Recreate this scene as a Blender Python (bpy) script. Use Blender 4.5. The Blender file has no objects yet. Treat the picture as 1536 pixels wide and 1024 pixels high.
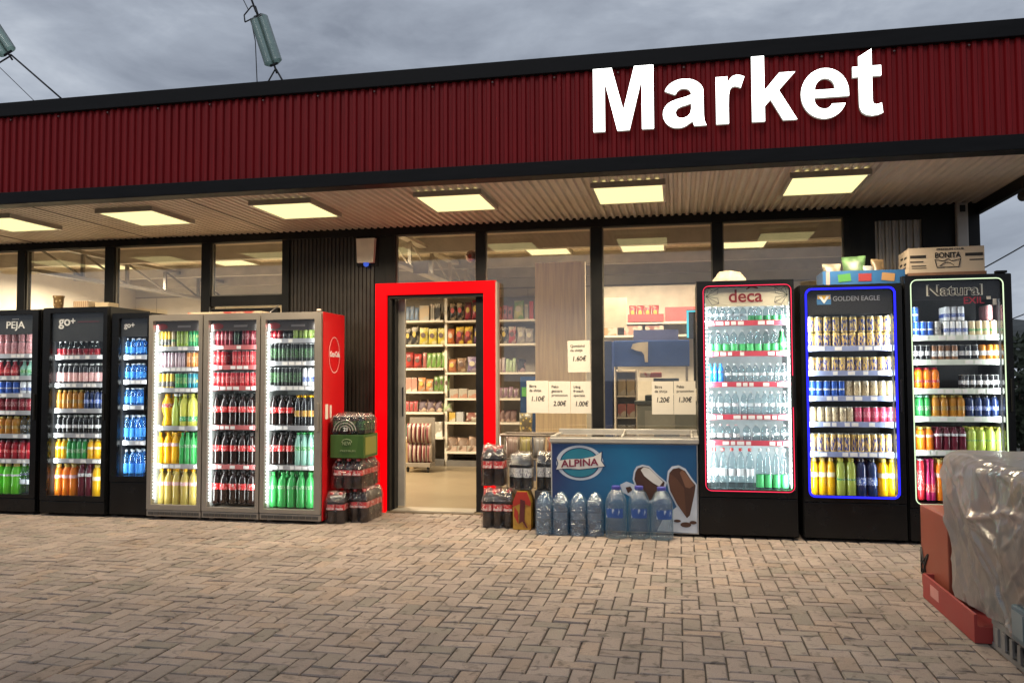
import bpy, bmesh, math, random
from mathutils import Vector, Matrix
random.seed(7)
R = math.radians
sc = bpy.context.scene
COL = sc.collection
PI = math.pi

# ------------------------------------------------------------------ camera
F, PW, PH, CH = 1228.0, 1536.0, 1024.0, 1.33
yaw, pitch, roll = -math.atan(250/1228), math.atan(56/1228), -0.0042
fd = Vector((math.sin(yaw)*math.cos(pitch), math.cos(yaw)*math.cos(pitch), math.sin(pitch)))
r0 = Vector((math.cos(yaw), -math.sin(yaw), 0)); u0 = r0.cross(fd)
rt = r0*math.cos(roll) + u0*math.sin(roll); up = u0*math.cos(roll) - r0*math.sin(roll)
cd = bpy.data.cameras.new('camera'); cam = bpy.data.objects.new('camera', cd); COL.objects.link(cam)
cam.matrix_world = Matrix(((rt.x, up.x, -fd.x, 0), (rt.y, up.y, -fd.y, 0), (rt.z, up.z, -fd.z, CH), (0, 0, 0, 1)))
cd.sensor_width = 36; cd.lens = 36*F/PW; cd.clip_end = 3000; cd.clip_start = 0.05
sc.camera = cam

def at(px, py, Y):
    """the point seen at a place of the survey photo, at depth Y"""
    d = rt*((px-PW/2)/F) - up*((py-PH/2)/F) + fd
    return Vector((0, 0, CH)) + d*(Y/d.y)

# ------------------------------------------------------------------ materials
MATS = {}
def nodes(name):
    m = bpy.data.materials.new(name); m.use_nodes = True
    nt = m.node_tree; nt.nodes.clear()
    out = nt.nodes.new('ShaderNodeOutputMaterial')
    return m, nt, out
def N(nt, typ, **kw):
    n = nt.nodes.new(typ)
    for k, v in kw.items():
        if k in n.inputs: n.inputs[k].default_value = v
        else: setattr(n, k, v)
    return n
def mat(name, col, rough=.5, metal=0., var=.12, scale=6., bump=0., bscale=60., spec=.5, coat=0., stretch=None, transl=0., dirt=0.):
    """plain surface with procedural tone variation and fine bump"""
    if name in MATS: return MATS[name]
    m, nt, out = nodes(name); L = nt.links
    p = N(nt, 'ShaderNodeBsdfPrincipled'); p.inputs['Roughness'].default_value = rough; p.inputs['Metallic'].default_value = metal
    p.inputs['Specular IOR Level'].default_value = spec; p.inputs['Coat Weight'].default_value = coat
    tc = N(nt, 'ShaderNodeTexCoord'); mp = N(nt, 'ShaderNodeMapping'); L.new(tc.outputs['Object'], mp.inputs['Vector'])
    if stretch: mp.inputs['Scale'].default_value = stretch
    nz = N(nt, 'ShaderNodeTexNoise', Scale=scale, Detail=5.); L.new(mp.outputs[0], nz.inputs['Vector'])
    rp = N(nt, 'ShaderNodeValToRGB'); L.new(nz.outputs['Fac'], rp.inputs[0])
    a = [max(0, c*(1-var)) for c in col]; b = [min(1, c*(1+var)) for c in col]
    rp.color_ramp.elements[0].position = .3; rp.color_ramp.elements[1].position = .7
    rp.color_ramp.elements[0].color = (*a, 1); rp.color_ramp.elements[1].color = (*b, 1)
    L.new(rp.outputs[0], p.inputs['Base Color'])
    mr = N(nt, 'ShaderNodeMapRange'); mr.inputs['To Min'].default_value = max(0, rough-.08); mr.inputs['To Max'].default_value = min(1, rough+.1)
    L.new(nz.outputs['Fac'], mr.inputs['Value']); L.new(mr.outputs[0], p.inputs['Roughness'])
    if bump:
        nb = N(nt, 'ShaderNodeTexNoise', Scale=bscale, Detail=4.); L.new(mp.outputs[0], nb.inputs['Vector'])
        bp = N(nt, 'ShaderNodeBump', Strength=bump, Distance=.01); L.new(nb.outputs['Fac'], bp.inputs['Height']); L.new(bp.outputs[0], p.inputs['Normal'])
    if transl:
        t = N(nt, 'ShaderNodeBsdfTranslucent'); L.new(rp.outputs[0], t.inputs['Color'])
        mx = N(nt, 'ShaderNodeMixShader'); mx.inputs[0].default_value = transl
        L.new(p.outputs[0], mx.inputs[1]); L.new(t.outputs[0], mx.inputs[2]); L.new(mx.outputs[0], out.inputs[0])
    else:
        L.new(p.outputs[0], out.inputs[0])
    MATS[name] = m
    return m
def clear(name, tint=(1, 1, 1), base=.05, edge=.9, power=5., rough=.02, gcol=(1, 1, 1), diff=0., dcol=(.8, .8, .8), wr=0.):
    """thin clear sheet: straight view through it, mirror sheen growing to grazing angles, some milky body"""
    if name in MATS: return MATS[name]
    m, nt, out = nodes(name); L = nt.links
    tr = N(nt, 'ShaderNodeBsdfTransparent'); tr.inputs[0].default_value = (*tint, 1)
    gl = N(nt, 'ShaderNodeBsdfGlossy', Roughness=rough); gl.inputs[0].default_value = (*gcol, 1)
    lw = N(nt, 'ShaderNodeLayerWeight', Blend=.5)
    pw = N(nt, 'ShaderNodeMath', operation='POWER'); L.new(lw.outputs['Facing'], pw.inputs[0]); pw.inputs[1].default_value = power
    ma = N(nt, 'ShaderNodeMath', operation='MULTIPLY_ADD'); L.new(pw.outputs[0], ma.inputs[0]); ma.inputs[1].default_value = edge; ma.inputs[2].default_value = base
    cl = N(nt, 'ShaderNodeClamp'); L.new(ma.outputs[0], cl.inputs[0])
    top = gl.outputs[0]
    if diff:
        df = N(nt, 'ShaderNodeBsdfDiffuse'); df.inputs[0].default_value = (*dcol, 1)
        tl = N(nt, 'ShaderNodeBsdfTranslucent'); tl.inputs[0].default_value = (*dcol, 1)
        m0 = N(nt, 'ShaderNodeMixShader'); m0.inputs[0].default_value = .5; L.new(df.outputs[0], m0.inputs[1]); L.new(tl.outputs[0], m0.inputs[2])
        m1 = N(nt, 'ShaderNodeMixShader'); m1.inputs[0].default_value = diff; L.new(gl.outputs[0], m1.inputs[1]); L.new(m0.outputs[0], m1.inputs[2]); top = m1.outputs[0]
    if wr:
        tc = N(nt, 'ShaderNodeTexCoord'); nb = N(nt, 'ShaderNodeTexNoise', Scale=9., Detail=4., Distortion=1.5); L.new(tc.outputs['Object'], nb.inputs['Vector'])
        bp = N(nt, 'ShaderNodeBump', Strength=wr, Distance=.05); L.new(nb.outputs['Fac'], bp.inputs['Height'])
        L.new(bp.outputs[0], gl.inputs['Normal']); L.new(bp.outputs[0], lw.inputs['Normal'])
    mx = N(nt, 'ShaderNodeMixShader'); L.new(cl.outputs[0], mx.inputs[0]); L.new(tr.outputs[0], mx.inputs[1]); L.new(top, mx.inputs[2])
    L.new(mx.outputs[0], out.inputs[0]); MATS[name] = m
    return m
def glow(name, col, s):
    if name in MATS: return MATS[name]
    m, nt, out = nodes(name); e = N(nt, 'ShaderNodeEmission', Strength=s); e.inputs[0].default_value = (*col, 1)
    nt.links.new(e.outputs[0], out.inputs[0]); MATS[name] = m
    return m
def attr_mat(name, rough=.85):
    """pavers: each block's own concrete colour (an attribute) with grain, smears and old spots"""
    m, nt, out = nodes(name); L = nt.links
    p = N(nt, 'ShaderNodeBsdfPrincipled', Roughness=rough); p.inputs['Specular IOR Level'].default_value = .3
    at_ = N(nt, 'ShaderNodeAttribute', attribute_name='tone'); tc = N(nt, 'ShaderNodeTexCoord')
    n1 = N(nt, 'ShaderNodeTexNoise', Scale=1.3, Detail=6., Roughness=.65); n2 = N(nt, 'ShaderNodeTexNoise', Scale=180., Detail=3.)
    n3 = N(nt, 'ShaderNodeTexNoise', Scale=14., Detail=5., Distortion=1.2)
    for n in (n1, n2, n3): L.new(tc.outputs['Object'], n.inputs['Vector'])
    def ramp(n, p0, p1, c0, c1):
        r = N(nt, 'ShaderNodeValToRGB'); r.color_ramp.elements[0].position = p0; r.color_ramp.elements[1].position = p1
        r.color_ramp.elements[0].color = (c0,)*3+(1,); r.color_ramp.elements[1].color = (c1,)*3+(1,); L.new(n.outputs['Fac'], r.inputs[0]); return r
    cur = at_.outputs['Color']
    for r in (ramp(n1, .32, .68, .78, 1.1), ramp(n2, .3, .7, .82, 1.12), ramp(n3, .30, .45, .50, 1.), ramp(n1, .30, .42, .80, 1.)):
        x = N(nt, 'ShaderNodeMix', data_type='RGBA', blend_type='MULTIPLY'); x.inputs[0].default_value = 1
        L.new(cur, x.inputs[6]); L.new(r.outputs[0], x.inputs[7]); cur = x.outputs[2]
    L.new(cur, p.inputs['Base Color'])
    bp = N(nt, 'ShaderNodeBump', Strength=.35, Distance=.004); L.new(n2.outputs['Fac'], bp.inputs['Height']); L.new(bp.outputs[0], p.inputs['Normal'])
    L.new(p.outputs[0], out.inputs[0]); MATS[name] = m
    return m
def print_mat(name, c1, c2, scale=9., mode='WAVE', thr=.5, rough=.35, stretch=(1, 1, 1)):
    """printed packaging: two inks in a loose pattern"""
    if name in MATS: return MATS[name]
    m, nt, out = nodes(name); L = nt.links
    p = N(nt, 'ShaderNodeBsdfPrincipled', Roughness=rough)
    tc = N(nt, 'ShaderNodeTexCoord'); mp = N(nt, 'ShaderNodeMapping'); mp.inputs['Scale'].default_value = stretch; L.new(tc.outputs['Object'], mp.inputs[0])
    if mode == 'WAVE': t = N(nt, 'ShaderNodeTexWave', Scale=scale, Distortion=2.)
    elif mode == 'VOR': t = N(nt, 'ShaderNodeTexVoronoi', Scale=scale)
    else: t = N(nt, 'ShaderNodeTexNoise', Scale=scale, Detail=2.)
    L.new(mp.outputs[0], t.inputs['Vector'])
    r = N(nt, 'ShaderNodeValToRGB'); r.color_ramp.elements[0].position = thr-.04; r.color_ramp.elements[1].position = thr+.04
    r.color_ramp.elements[0].color = (*c1, 1); r.color_ramp.elements[1].color = (*c2, 1)
    L.new(t.outputs['Distance'] if mode == 'VOR' else t.outputs['Fac'], r.inputs[0]); L.new(r.outputs[0], p.inputs['Base Color'])
    L.new(p.outputs[0], out.inputs[0]); MATS[name] = m
    return m

M_black = mat('black_metal', (.011, .0105, .010), .42, var=.2, spec=.22)
M_trim = mat('black_trim', (.009, .009, .010), .5, var=.25, spec=.14, stretch=(.6, 4, 4))
M_blackgloss = mat('black_gloss', (.006, .006, .0065), .24, var=.2, spec=.28)
M_dark = mat('dark_inner', (.012, .013, .016), .5)
M_grey = mat('grey_steel', (.27, .235, .195), .42, .3, var=.06)
M_silver = mat('silver', (.55, .55, .56), .3, .7)
M_white = mat('white_paint', (.75, .75, .73), .45, var=.04)
M_whitein = mat('white_liner', (.78, .8, .8), .5, var=.03)
M_red = mat('red_fascia', (.235, .009, .012), .45, var=.22, stretch=(14, 1, .25), spec=.18)
M_redside = mat('red_side', (.55, .008, .012), .35, var=.05)
M_soffit = mat('soffit_metal', (.60, .53, .45), .5, .15, var=.08, stretch=(4, .6, 4))
M_blackwall = mat('black_ribbed', (.045, .037, .030), .36, .3, var=.15)
M_glass = clear('window_glass', base=.072, edge=.85, power=3.0, rough=.0)
M_fglass = clear('fridge_glass', base=.015, edge=.5, power=4., rough=.0)
M_paper = mat('paper', (.74, .68, .58), .8, var=.05)
M_ink = mat('ink', (.02, .018, .018), .7)
M_text = mat('white_print', (.8, .8, .78), .5)
def lit_acrylic(name, col, s):
    m, nt, out = nodes(name); L = nt.links
    p = N(nt, 'ShaderNodeBsdfPrincipled', Roughness=.25); p.inputs['Base Color'].default_value = (.25, .0, .001, 1); p.inputs['Specular IOR Level'].default_value = .12
    tc = N(nt, 'ShaderNodeTexCoord'); nz = N(nt, 'ShaderNodeTexNoise', Scale=2.2, Detail=2.); L.new(tc.outputs['Object'], nz.inputs['Vector'])
    mr = N(nt, 'ShaderNodeMapRange'); mr.inputs['From Min'].default_value = .3; mr.inputs['From Max'].default_value = .7; mr.inputs['To Min'].default_value = .72*s; mr.inputs['To Max'].default_value = 1.1*s
    L.new(nz.outputs['Fac'], mr.inputs['Value']); L.new(mr.outputs[0], p.inputs['Emission Strength']); p.inputs['Emission Color'].default_value = (*col, 1)
    L.new(p.outputs[0], out.inputs[0]); return m
M_redframe = lit_acrylic('red_frame_glow', (1., .0015, .004), 1.05)
M_lamp = glow('lamp_diffuser', (1., .87, .40), 1.4)
M_lampin = glow('lamp_diffuser_inside', (1., .86, .42), 1.35)
M_sign = glow('sign_letter_face', (1., 1., .95), 4.5)
M_led = glow('led_white', (.92, 1., .97), 2.2)
M_blue = mat('blue_print', (.012, .06, .25), .35)

# ------------------------------------------------------------------ mesh building
class MB:
    def __init__(s): s.v = []; s.f = []; s.mi = []; s.sm = []
    def add(s, vs, fs, mi=0, smooth=False):
        o = len(s.v); s.v += [tuple(v) for v in vs]
        for f in fs: s.f.append(tuple(i+o for i in f)); s.mi.append(mi); s.sm.append(smooth)
        return s
    def box(s, x0, x1, y0, y1, z0, z1, mi=0, bev=0.):
        if x1 < x0: x0, x1 = x1, x0
        if y1 < y0: y0, y1 = y1, y0
        if z1 < z0: z0, z1 = z1, z0
        if not bev:
            vs = [(x, y, z) for z in (z0, z1) for y in (y0, y1) for x in (x0, x1)]
            return s.add(vs, [(0, 2, 3, 1), (4, 5, 7, 6), (0, 1, 5, 4), (2, 6, 7, 3), (0, 4, 6, 2), (1, 3, 7, 5)], mi)
        b = bmesh.new(); bmesh.ops.create_cube(b, size=1)
        for v in b.verts: v.co = Vector(((x0+x1)/2+v.co.x*(x1-x0), (y0+y1)/2+v.co.y*(y1-y0), (z0+z1)/2+v.co.z*(z1-z0)))
        bmesh.ops.bevel(b, geom=b.edges[:], offset=min(bev, .45*min(x1-x0, y1-y0, z1-z0)), segments=2, affect='EDGES', profile=.6)
        b.verts.index_update()
        s.add([v.co[:] for v in b.verts], [[v.index for v in f.verts] for f in b.faces], mi); b.free()
        return s
    def lathe(s, prof, seg=16, c=(0, 0, 0), mi=0, mis=None, smooth=True, cap=True, axis=None):
        vs = []; fs = []; n = len(prof)
        for r, z in prof:
            for k in range(seg):
                a = 2*PI*k/seg; vs.append(Vector((r*math.cos(a), r*math.sin(a), z)))
        if axis is not None:
            q = Vector((0, 0, 1)).rotation_difference(Vector(axis).normalized()); vs = [q @ v for v in vs]
        vs = [v+Vector(c) for v in vs]
        o = len(s.v); s.v += [tuple(v) for v in vs]
        for i in range(n-1):
            for k in range(seg):
                k2 = (k+1) % seg
                s.f.append((o+i*seg+k, o+i*seg+k2, o+(i+1)*seg+k2, o+(i+1)*seg+k)); s.mi.append(mis[i] if mis else mi); s.sm.append(smooth)
        if cap:
            s.f.append(tuple(o+k for k in reversed(range(seg)))); s.mi.append(mis[0] if mis else mi); s.sm.append(False)
            s.f.append(tuple(o+(n-1)*seg+k for k in range(seg))); s.mi.append(mis[-1] if mis else mi); s.sm.append(False)
        return s
    def tube(s, pts, r, seg=8, mi=0):
        pts = [Vector(p) for p in pts]
        for i in range(len(pts)-1):
            d = pts[i+1]-pts[i]; l = d.length
            if l > 1e-6: s.lathe([(r, 0), (r, l)], seg, pts[i], mi, axis=d)
        return s
    def prism(s, poly, y0, y1, mi=0):
        """outline in x,z pulled from y0 to y1"""
        n = len(poly)
        vs = [(x, y0, z) for x, z in poly]+[(x, y1, z) for x, z in poly]
        a = sum(poly[i][0]*poly[(i+1) % n][1]-poly[(i+1) % n][0]*poly[i][1] for i in range(n))
        fs = [tuple(range(n)), tuple(reversed(range(n, 2*n)))] + [(i, i+n, (i+1) % n+n, (i+1) % n) for i in range(n)]
        if a < 0: fs = [tuple(reversed(f)) for f in fs]
        return s.add(vs, fs, mi)
    def mesh(s, name, mats):
        me = bpy.data.meshes.new(name); me.from_pydata(s.v, [], s.f)
        for m in (mats if isinstance(mats, (list, tuple)) else [mats]): me.materials.append(m)
        for i, p in enumerate(me.polygons): p.material_index = s.mi[i]; p.use_smooth = s.sm[i]
        me.update()
        return me
    def obj(s, name, mats, parent=None):
        """one object; vertices are in world metres, the parent things sit at ORG"""
        if parent is not None:
            o = Vector(ORG[parent.name]); s.v = [tuple(Vector(v)-o) for v in s.v]
        ob = bpy.data.objects.new(name, s.mesh(name, mats)); COL.objects.link(ob)
        if parent is not None: ob.parent = parent; ORG[ob.name] = ORG[parent.name]
        else: ORG[ob.name] = (0, 0, 0)
        return ob
ORG = {}
def tag(o, label=None, cat=None, group=None, kind=None):
    for k, v in (('label', label), ('category', cat), ('group', group), ('kind', kind)):
        if v: o[k] = v
    return o
def thing(name, label, cat, loc, group=None):
    o = bpy.data.objects.new(name, None); COL.objects.link(o); o.location = loc; o.empty_display_size = .1
    ORG[o.name] = tuple(loc)
    return tag(o, label, cat, group)
def solo(mb, name, mats, label, cat, group=None):
    """a thing that is one mesh, its origin moved to its base"""
    xs = [v[0] for v in mb.v]; ys = [v[1] for v in mb.v]; zs = [v[2] for v in mb.v]
    c = ((min(xs)+max(xs))/2, (min(ys)+max(ys))/2, min(zs))
    mb.v = [tuple(Vector(v)-Vector(c)) for v in mb.v]
    o = mb.obj(name, mats); o.location = c; ORG[o.name] = c
    return tag(o, label, cat, group)
def struct(mb, name, mats): return tag(mb.obj(name, mats), kind='structure')
def text_mesh(body, size, depth=.003, shear=0., bold=0., align='CENTER', width=None):
    cu = bpy.data.curves.new('t', 'FONT'); cu.body = body; cu.size = size; cu.extrude = depth/2; cu.shear = shear; cu.offset = bold*size; cu.align_x = align; cu.resolution_u = 4
    ob = bpy.data.objects.new('t', cu); COL.objects.link(ob)
    dg = bpy.context.evaluated_depsgraph_get(); dg.update(); me = ob.evaluated_get(dg).to_mesh()
    vs = [v.co.copy() for v in me.vertices]; fs = [tuple(p.vertices) for p in me.polygons]
    bpy.data.objects.remove(ob); bpy.data.curves.remove(cu)
    if width and vs:
        x0 = min(v.x for v in vs); x1 = max(v.x for v in vs); k = width/(x1-x0); vs = [Vector((v.x*k, v.y, v.z)) for v in vs]
    return vs, fs
def text(body, x, y, z, size, m, parent, name='lettering', side=False, **kw):
    """lettering that faces the forecourt (or +X when side)"""
    vs, fs = text_mesh(body, size, **kw)
    w = [(x+v.x, y-v.z, z+v.y) if not side else (x+v.z, y+v.x, z+v.y) for v in vs]
    return MB().add(w, fs).obj(name, m, parent)
def ring_path(x0, x1, z0, z1, r, n=5):
    p = []
    for cx, cz, a0 in ((x1-r, z1-r, 0), (x0+r, z1-r, 90), (x0+r, z0+r, 180), (x1-r, z0+r, 270)):
        for k in range(n+1):
            a = R(a0+90*k/n); p.append((cx+r*math.cos(a), cz+r*math.sin(a)))
    return p
def frame_ring(mb, outer, inner, y0, y1, mi=0):
    """flat ring between two outlines of equal count, thickness y0..y1 (front is y0)"""
    n = len(outer); vs = []
    for y in (y0, y1):
        vs += [(x, y, z) for x, z in outer]+[(x, y, z) for x, z in inner]
    fs = []
    for i in range(n):
        j = (i+1) % n
        fs += [(i, i+n, j+n, j), (i+2*n, j+2*n, j+3*n, i+3*n), (i, j, j+2*n, i+2*n), (i+n, i+3*n, j+3*n, j+n)]
    return mb.add(vs, fs, mi)

# ------------------------------------------------------------------ ground
Yf, Yw, YF = 6.0, 8.0, 7.08      # fascia, shop front wall, fridge fronts
def paving():
    u = .1; mb = MB(); cols = []; g = .004
    tones = [(.274, .220, .188), (.260, .208, .178), (.286, .230, .194), (.247, .203, .175), (.240, .200, .168), (.280, .215, .172), (.222, .190, .158)]
    for ix in range(-125, 65):
        for iy in range(0, 80):
            k = (ix-iy) % 4
            if k == 0: w, h = 2, 1
            elif k == 3: w, h = 1, 2
            else: continue
            x0, y0 = ix*u, iy*u; x1, y1 = x0+w*u, y0+h*u
            if y1 > 7.95 and -2.95 < (x0+x1)/2 < -1.85: pass
            d = .006; dz = random.gauss(0, .0012); tx = random.gauss(0, .0012); ty = random.gauss(0, .0012)
            a, b = x0+g+random.uniform(-.001, .001), x1-g; c, e = y0+g, y1-g+random.uniform(-.001, .001)
            vs = [(a, c, -.02), (b, c, -.02), (b, e, -.02), (a, e, -.02),
                  (a, c, -.004+dz), (b, c, -.004+dz), (b, e, -.004+dz), (a, e, -.004+dz),
                  (a+d, c+d, dz-tx-ty), (b-d, c+d, dz+tx-ty), (b-d, e-d, dz+tx+ty), (a+d, e-d, dz-tx+ty)]
            fs = [(8, 9, 10, 11)]
            for i in range(4):
                j = (i+1) % 4; fs += [(i, j, j+4, i+4), (i+4, j+4, j+8, i+8)]
            mb.add(vs, fs)
            t = Vector(random.choices(tones, (5, 5, 4, 4, 2, 3, 1))[0])*random.uniform(.9, 1.1)
            cols += [(t.x, t.y, t.z, 1)]*12
    o = struct(mb, 'paving', attr_mat('paver_concrete'))
    ca = o.data.color_attributes.new('tone', 'FLOAT_COLOR', 'POINT')
    ca.data.foreach_set('color', [c for q in cols for c in q])
paving()
struct(MB().box(-14, 9, -6, 8.2, -.30, -.012), 'joint_sand', mat('joint_sand', (.06, .048, .04), .95, var=.3, scale=30))
struct(MB().add([(-900, -500, -.32), (900, -500, -.32), (900, 1200, -.32), (-900, 1200, -.32)], [(0, 1, 2, 3)]), 'ground', mat('ground_earth', (.10, .095, .07), .95, var=.4, scale=.4))
def hills():
    mb = MB(); nx, ny = 60, 6; vs = []; fs = []
    for j in range(ny):
        for i in range(nx+1):
            x = -350+i*14; y = 240+j*45
            h = (13+9*math.sin(i*.21+1)+4*math.sin(i*.63)+random.uniform(-.6, .6))*math.sin(PI*(j+.35)/(ny+.2))
            vs.append((x, y, -.3+max(0, h)))
    for j in range(ny-1):
        for i in range(nx):
            a = j*(nx+1)+i; fs.append((a, a+1, a+nx+2, a+nx+1))
    mb.add(vs, fs, smooth=True); struct(mb, 'hills', mat('hill_scrub', (.055, .062, .06), .95, var=.5, scale=.12))
hills()

# ------------------------------------------------------------------ building
BX0, BX1, YB = -9.2, 2.66, 12.55
shop = thing('shop_building', 'single storey shop with dark red ribbed fascia over a glazed black front', 'building', (-3, 8, 0))
def ribs(x0, x1, pitch, depth, y, z0, z1, out=-1):
    """trapezoid ribbed sheet, outline in plan"""
    pts = []; x = x0
    while x < x1:
        for dx, d in ((0, 0), (.36, 0), (.5, 1), (.86, 1)):
            xx = x+dx*pitch
            if xx <= x1: pts.append((xx, y+out*depth*d))
        x += pitch
    pts.append((x1, y))
    n = len(pts); mb = MB()
    mb.add([(x, yy, z0) for x, yy in pts]+[(x, yy, z1) for x, yy in pts], [(i, i+1, i+1+n, i+n) for i in range(n-1)])
    return mb
CX0, CX1 = -9.4, 2.63
ribs(CX0, CX1,   .068, .018, Yf+.018, 2.955, 3.615).obj('fascia', M_red, shop)
MB().box(CX0, CX1+.04, Yf-.03, Yf+.17, 3.615, 3.735, bev=.006).obj('fascia_cap', M_trim, shop)
MB().box(CX0, CX1+.04, Yf-.012, Yf+.14, 2.85, 2.955, bev=.005).obj('fascia_band', M_trim, shop)
MB().box(CX0, CX1, Yf+.03, Yf+.16, 2.95, 3.62).obj('fascia_backing', M_black, shop)
for i in range(20):
    MB().lathe([(.009, 0), (.009, .004), (.005, .007)], 8, (-6.6+i*.476, Yf-.0005, 3.588), axis=(0, -1, 0)).obj('screw', mat('screw_zinc', (.16, .10, .095), .4, .4), shop)
# soffit: ribs run from the fascia to the wall
def soffit():
    pts = []; p = .070; x = CX0
    while x < CX1:
        for dx, d in ((0, 0), (.35, 0), (.5, 1), (.85, 1)):
            xx = x+dx*p
            if xx <= CX1: pts.append((xx, 2.905-.020*d))
        x += p
    n = len(pts); mb = MB(); y0, y1 = Yf+.14, Yw-.02
    mb.add([(x, y0, z) for x, z in pts]+[(x, y1, z) for x, z in pts], [(i, i+n, i+1+n, i+1) for i in range(n-1)])
    return mb
soffit().obj('soffit', M_soffit, shop)
for x in (-8.6, -7.1, -5.65, -4.15): MB().box(x-.002, x+.002, Yf+.14, Yw-.05, 2.880, 2.8845).obj('soffit_seam', M_dark, shop)
MB().box(CX1, CX1+.05, Yf, Yw+.02, 2.79, 3.6, bev=.004).obj('edge_beam', M_trim, shop)
MB().box(BX0, BX1+.02, Yf+.17, YB+.2, 3.30, 3.42).obj('roof', mat('roof_sheet', (.12, .11, .11), .6), shop)
MB().box(BX0, BX1, YB, YB+.15, 0, 3.30).obj('back_wall', mat('inner_wall', (.62, .58, .50), .6, var=.05), shop)
MB().box(BX0-.1, BX0, Yw, YB+.15, 0, 3.30).obj('side_wall', mat('inner_wall', (.62, .58, .50)), shop)
MB().box(BX1-.14, BX1, Yw+.08, YB, 0, 3.30).obj('side_wall', mat('inner_wall', (.62, .58, .50)), shop)
mb = MB()
for k in range(9): mb.box(BX0+1.3*k+.4, BX0+1.3*k+.406, YB-.004, YB, 0, 2.75)
mb.box(BX0, BX1-.14, YB-.012, YB-.001, 2.74, 2.76); mb.obj('wall_joint', mat('joint_grey', (.3, .28, .25), .6), shop)
MB().box(BX0, BX1-.14, Yw-.15, YB, -.2, .012).obj('floor', mat('floor_tile', (.19, .148, .095), .3, var=.08, scale=2), shop)
# inner ceiling: ribbed sheet with purlins
def ceiling():
    mb = MB(); y = Yw+.05; pts = []
    while y < YB:
        for dy, d in ((0, 0), (.4, 0), (.5, 1), (.9, 1)): pts.append((y+dy*.25, 3.06+.03*d))
        y += .25
    n = len(pts)
    mb.add([(BX0, y, z) for y, z in pts]+[(BX1-.14, y, z) for y, z in pts], [(i, i+1, i+1+n, i+n) for i in range(n-1)])
    return mb
ceiling().obj('ceiling', mat('ceiling_sheet', (.80, .72, .60), .5, var=.06), shop)
mb = MB()
for y in (9.6, 11.1, 12.3): mb.box(BX0, BX1-.14, y-.05, y+.05, 2.88, 3.058)
mb.obj('purlin', mat('purlin_steel', (.42, .39, .34), .5), shop)
for bx in (-7.4, -3.05):
    mb = MB(); tm = mat('truss_reflect_dark', (.20, .18, .15), .5) if bx < -5 else mat('truss_cream', (.50, .45, .37), .5)  # left truss colour darkened to imitate dark reflection lines in the windows
    mb.box(bx-.05, bx+.05, 8.15, YB, 2.60, 2.64); mb.box(bx-.05, bx+.05, 8.15, YB, 2.93, 2.97)
    n = 5
    for k in range(n):
        y = 8.2+k*(YB-8.3)/n; y2 = y+(YB-8.3)/n
        mb.box(bx-.02, bx+.02, y-.02, y+.02, 2.641, 2.929).tube([(bx, y+.03, 2.92), (bx, y2-.03, 2.65)], .014, 6)
    mb.obj('truss', tm, shop)
# front frame
MB().box(BX0, 1.5615, Yw-.05, Yw+.07, 2.81, 2.915, bev=.004).obj('header_beam', M_black, shop)
for x0, x1 in ((-7.36, -7.262), (-6.23, -6.115), (-5.045, -4.935), (-4.10, -4.02), (-2.945, -2.84), (-1.99, -1.893), (-.83, -.72), (.325, .423), (1.505, 1.56)):
    MB().box(x0, x1, Yw-.045, Yw+.06, 0, 2.81, bev=.004).obj('mullion', M_black, shop)
for x0, x1, z0, z1 in ((-4.935, -4.10, 2.12, 2.232), (-7.262, -6.23, .0, .1), (-6.115, -5.045, .0, .1), (-1.893, -.83, .0, .08), (-.72, .325, .0, .78), (.423, 1.505, 0, .78), (-2.84, -1.99, 2.2, 2.27)):
    MB().box(x0, x1, Yw-.03, Yw+.05, z0, z1, bev=.003).obj('transom', M_black, shop)
for x0, x1, z0 in ((-9.1, -7.36, 0), (-7.262, -6.23, .1), (-6.115, -5.045, .1), (-4.935, -4.10, 2.232), (-2.84, -1.99, 2.27), (-1.893, -.83, .08), (-.72, .325, .78), (.423, 1.505, .78)):
    w = MB().box(x0+.001, x1-.001, Yw+.001, Yw+.007, z0, 2.81).obj('window', M_glass, shop)
    rm = MB(); e = .012
    for a, b, c, d in ((x0, x0+e, z0, 2.81), (x1-e, x1, z0, 2.81), (x0+e, x1-e, z0, z0+e), (x0+e, x1-e, 2.81-e, 2.81)):
        rm.box(a, b, Yw-.012, Yw-.0005, c, d)
    rm.obj('bead', mat('bead_grey', (.20, .18, .15), .45), w)
# tilted vent window over the grey fridges, with stays
v = MB().box(-4.9, -4.13, 7.93, 7.99, 1.72, 2.09, bev=.003).obj('vent_window', M_black, shop)
MB().tube([(-4.92, 7.93, 2.11), (-4.84, 7.80, 1.98)], .006).obj('stay', M_silver, v); MB().tube([(-4.12, 7.93, 2.11), (-4.22, 7.80, 1.98)], .006).obj('stay', M_silver, v)
# black ribbed walls
ribs(-4.02, -3.07, .043, .014, Yw-.012, 0, 2.9).obj('front_wall', M_blackwall, shop)
MB().box(-3.07, -2.945, Yw-.03, Yw+.05, 0, 2.9, bev=.003).obj('corner_trim', M_black, shop)
MB().box(-4.02, -3.07, Yw, Yw+.06, 0, 2.9).obj('wall_core', M_black, shop)
MB().box(1.56, BX1, Yw, Yw+.08, 0, 3.3).obj('wall_core', M_black, shop)
MB().box(1.56, 1.78, Yw-.03, Yw, 0, 2.905, bev=.003).obj('front_wall', M_black, shop)
ribs(1.78, 2.18, .060, .020, Yw-.012, 0, 2.76).obj('front_wall', mat('rib_bare_lit', (.38, .33, .28), .36, .4), shop)  # bare metal tone, its colour also lightened for the lamp light these ribs catch
MB().box(1.78, 2.18, Yw-.034, Yw, 2.76, 2.905).obj('corner_trim', M_black, shop)
MB().box(2.18, BX1, Yw-.03, Yw, 0, 2.905, bev=.003).obj('front_wall', M_black, shop)
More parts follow.
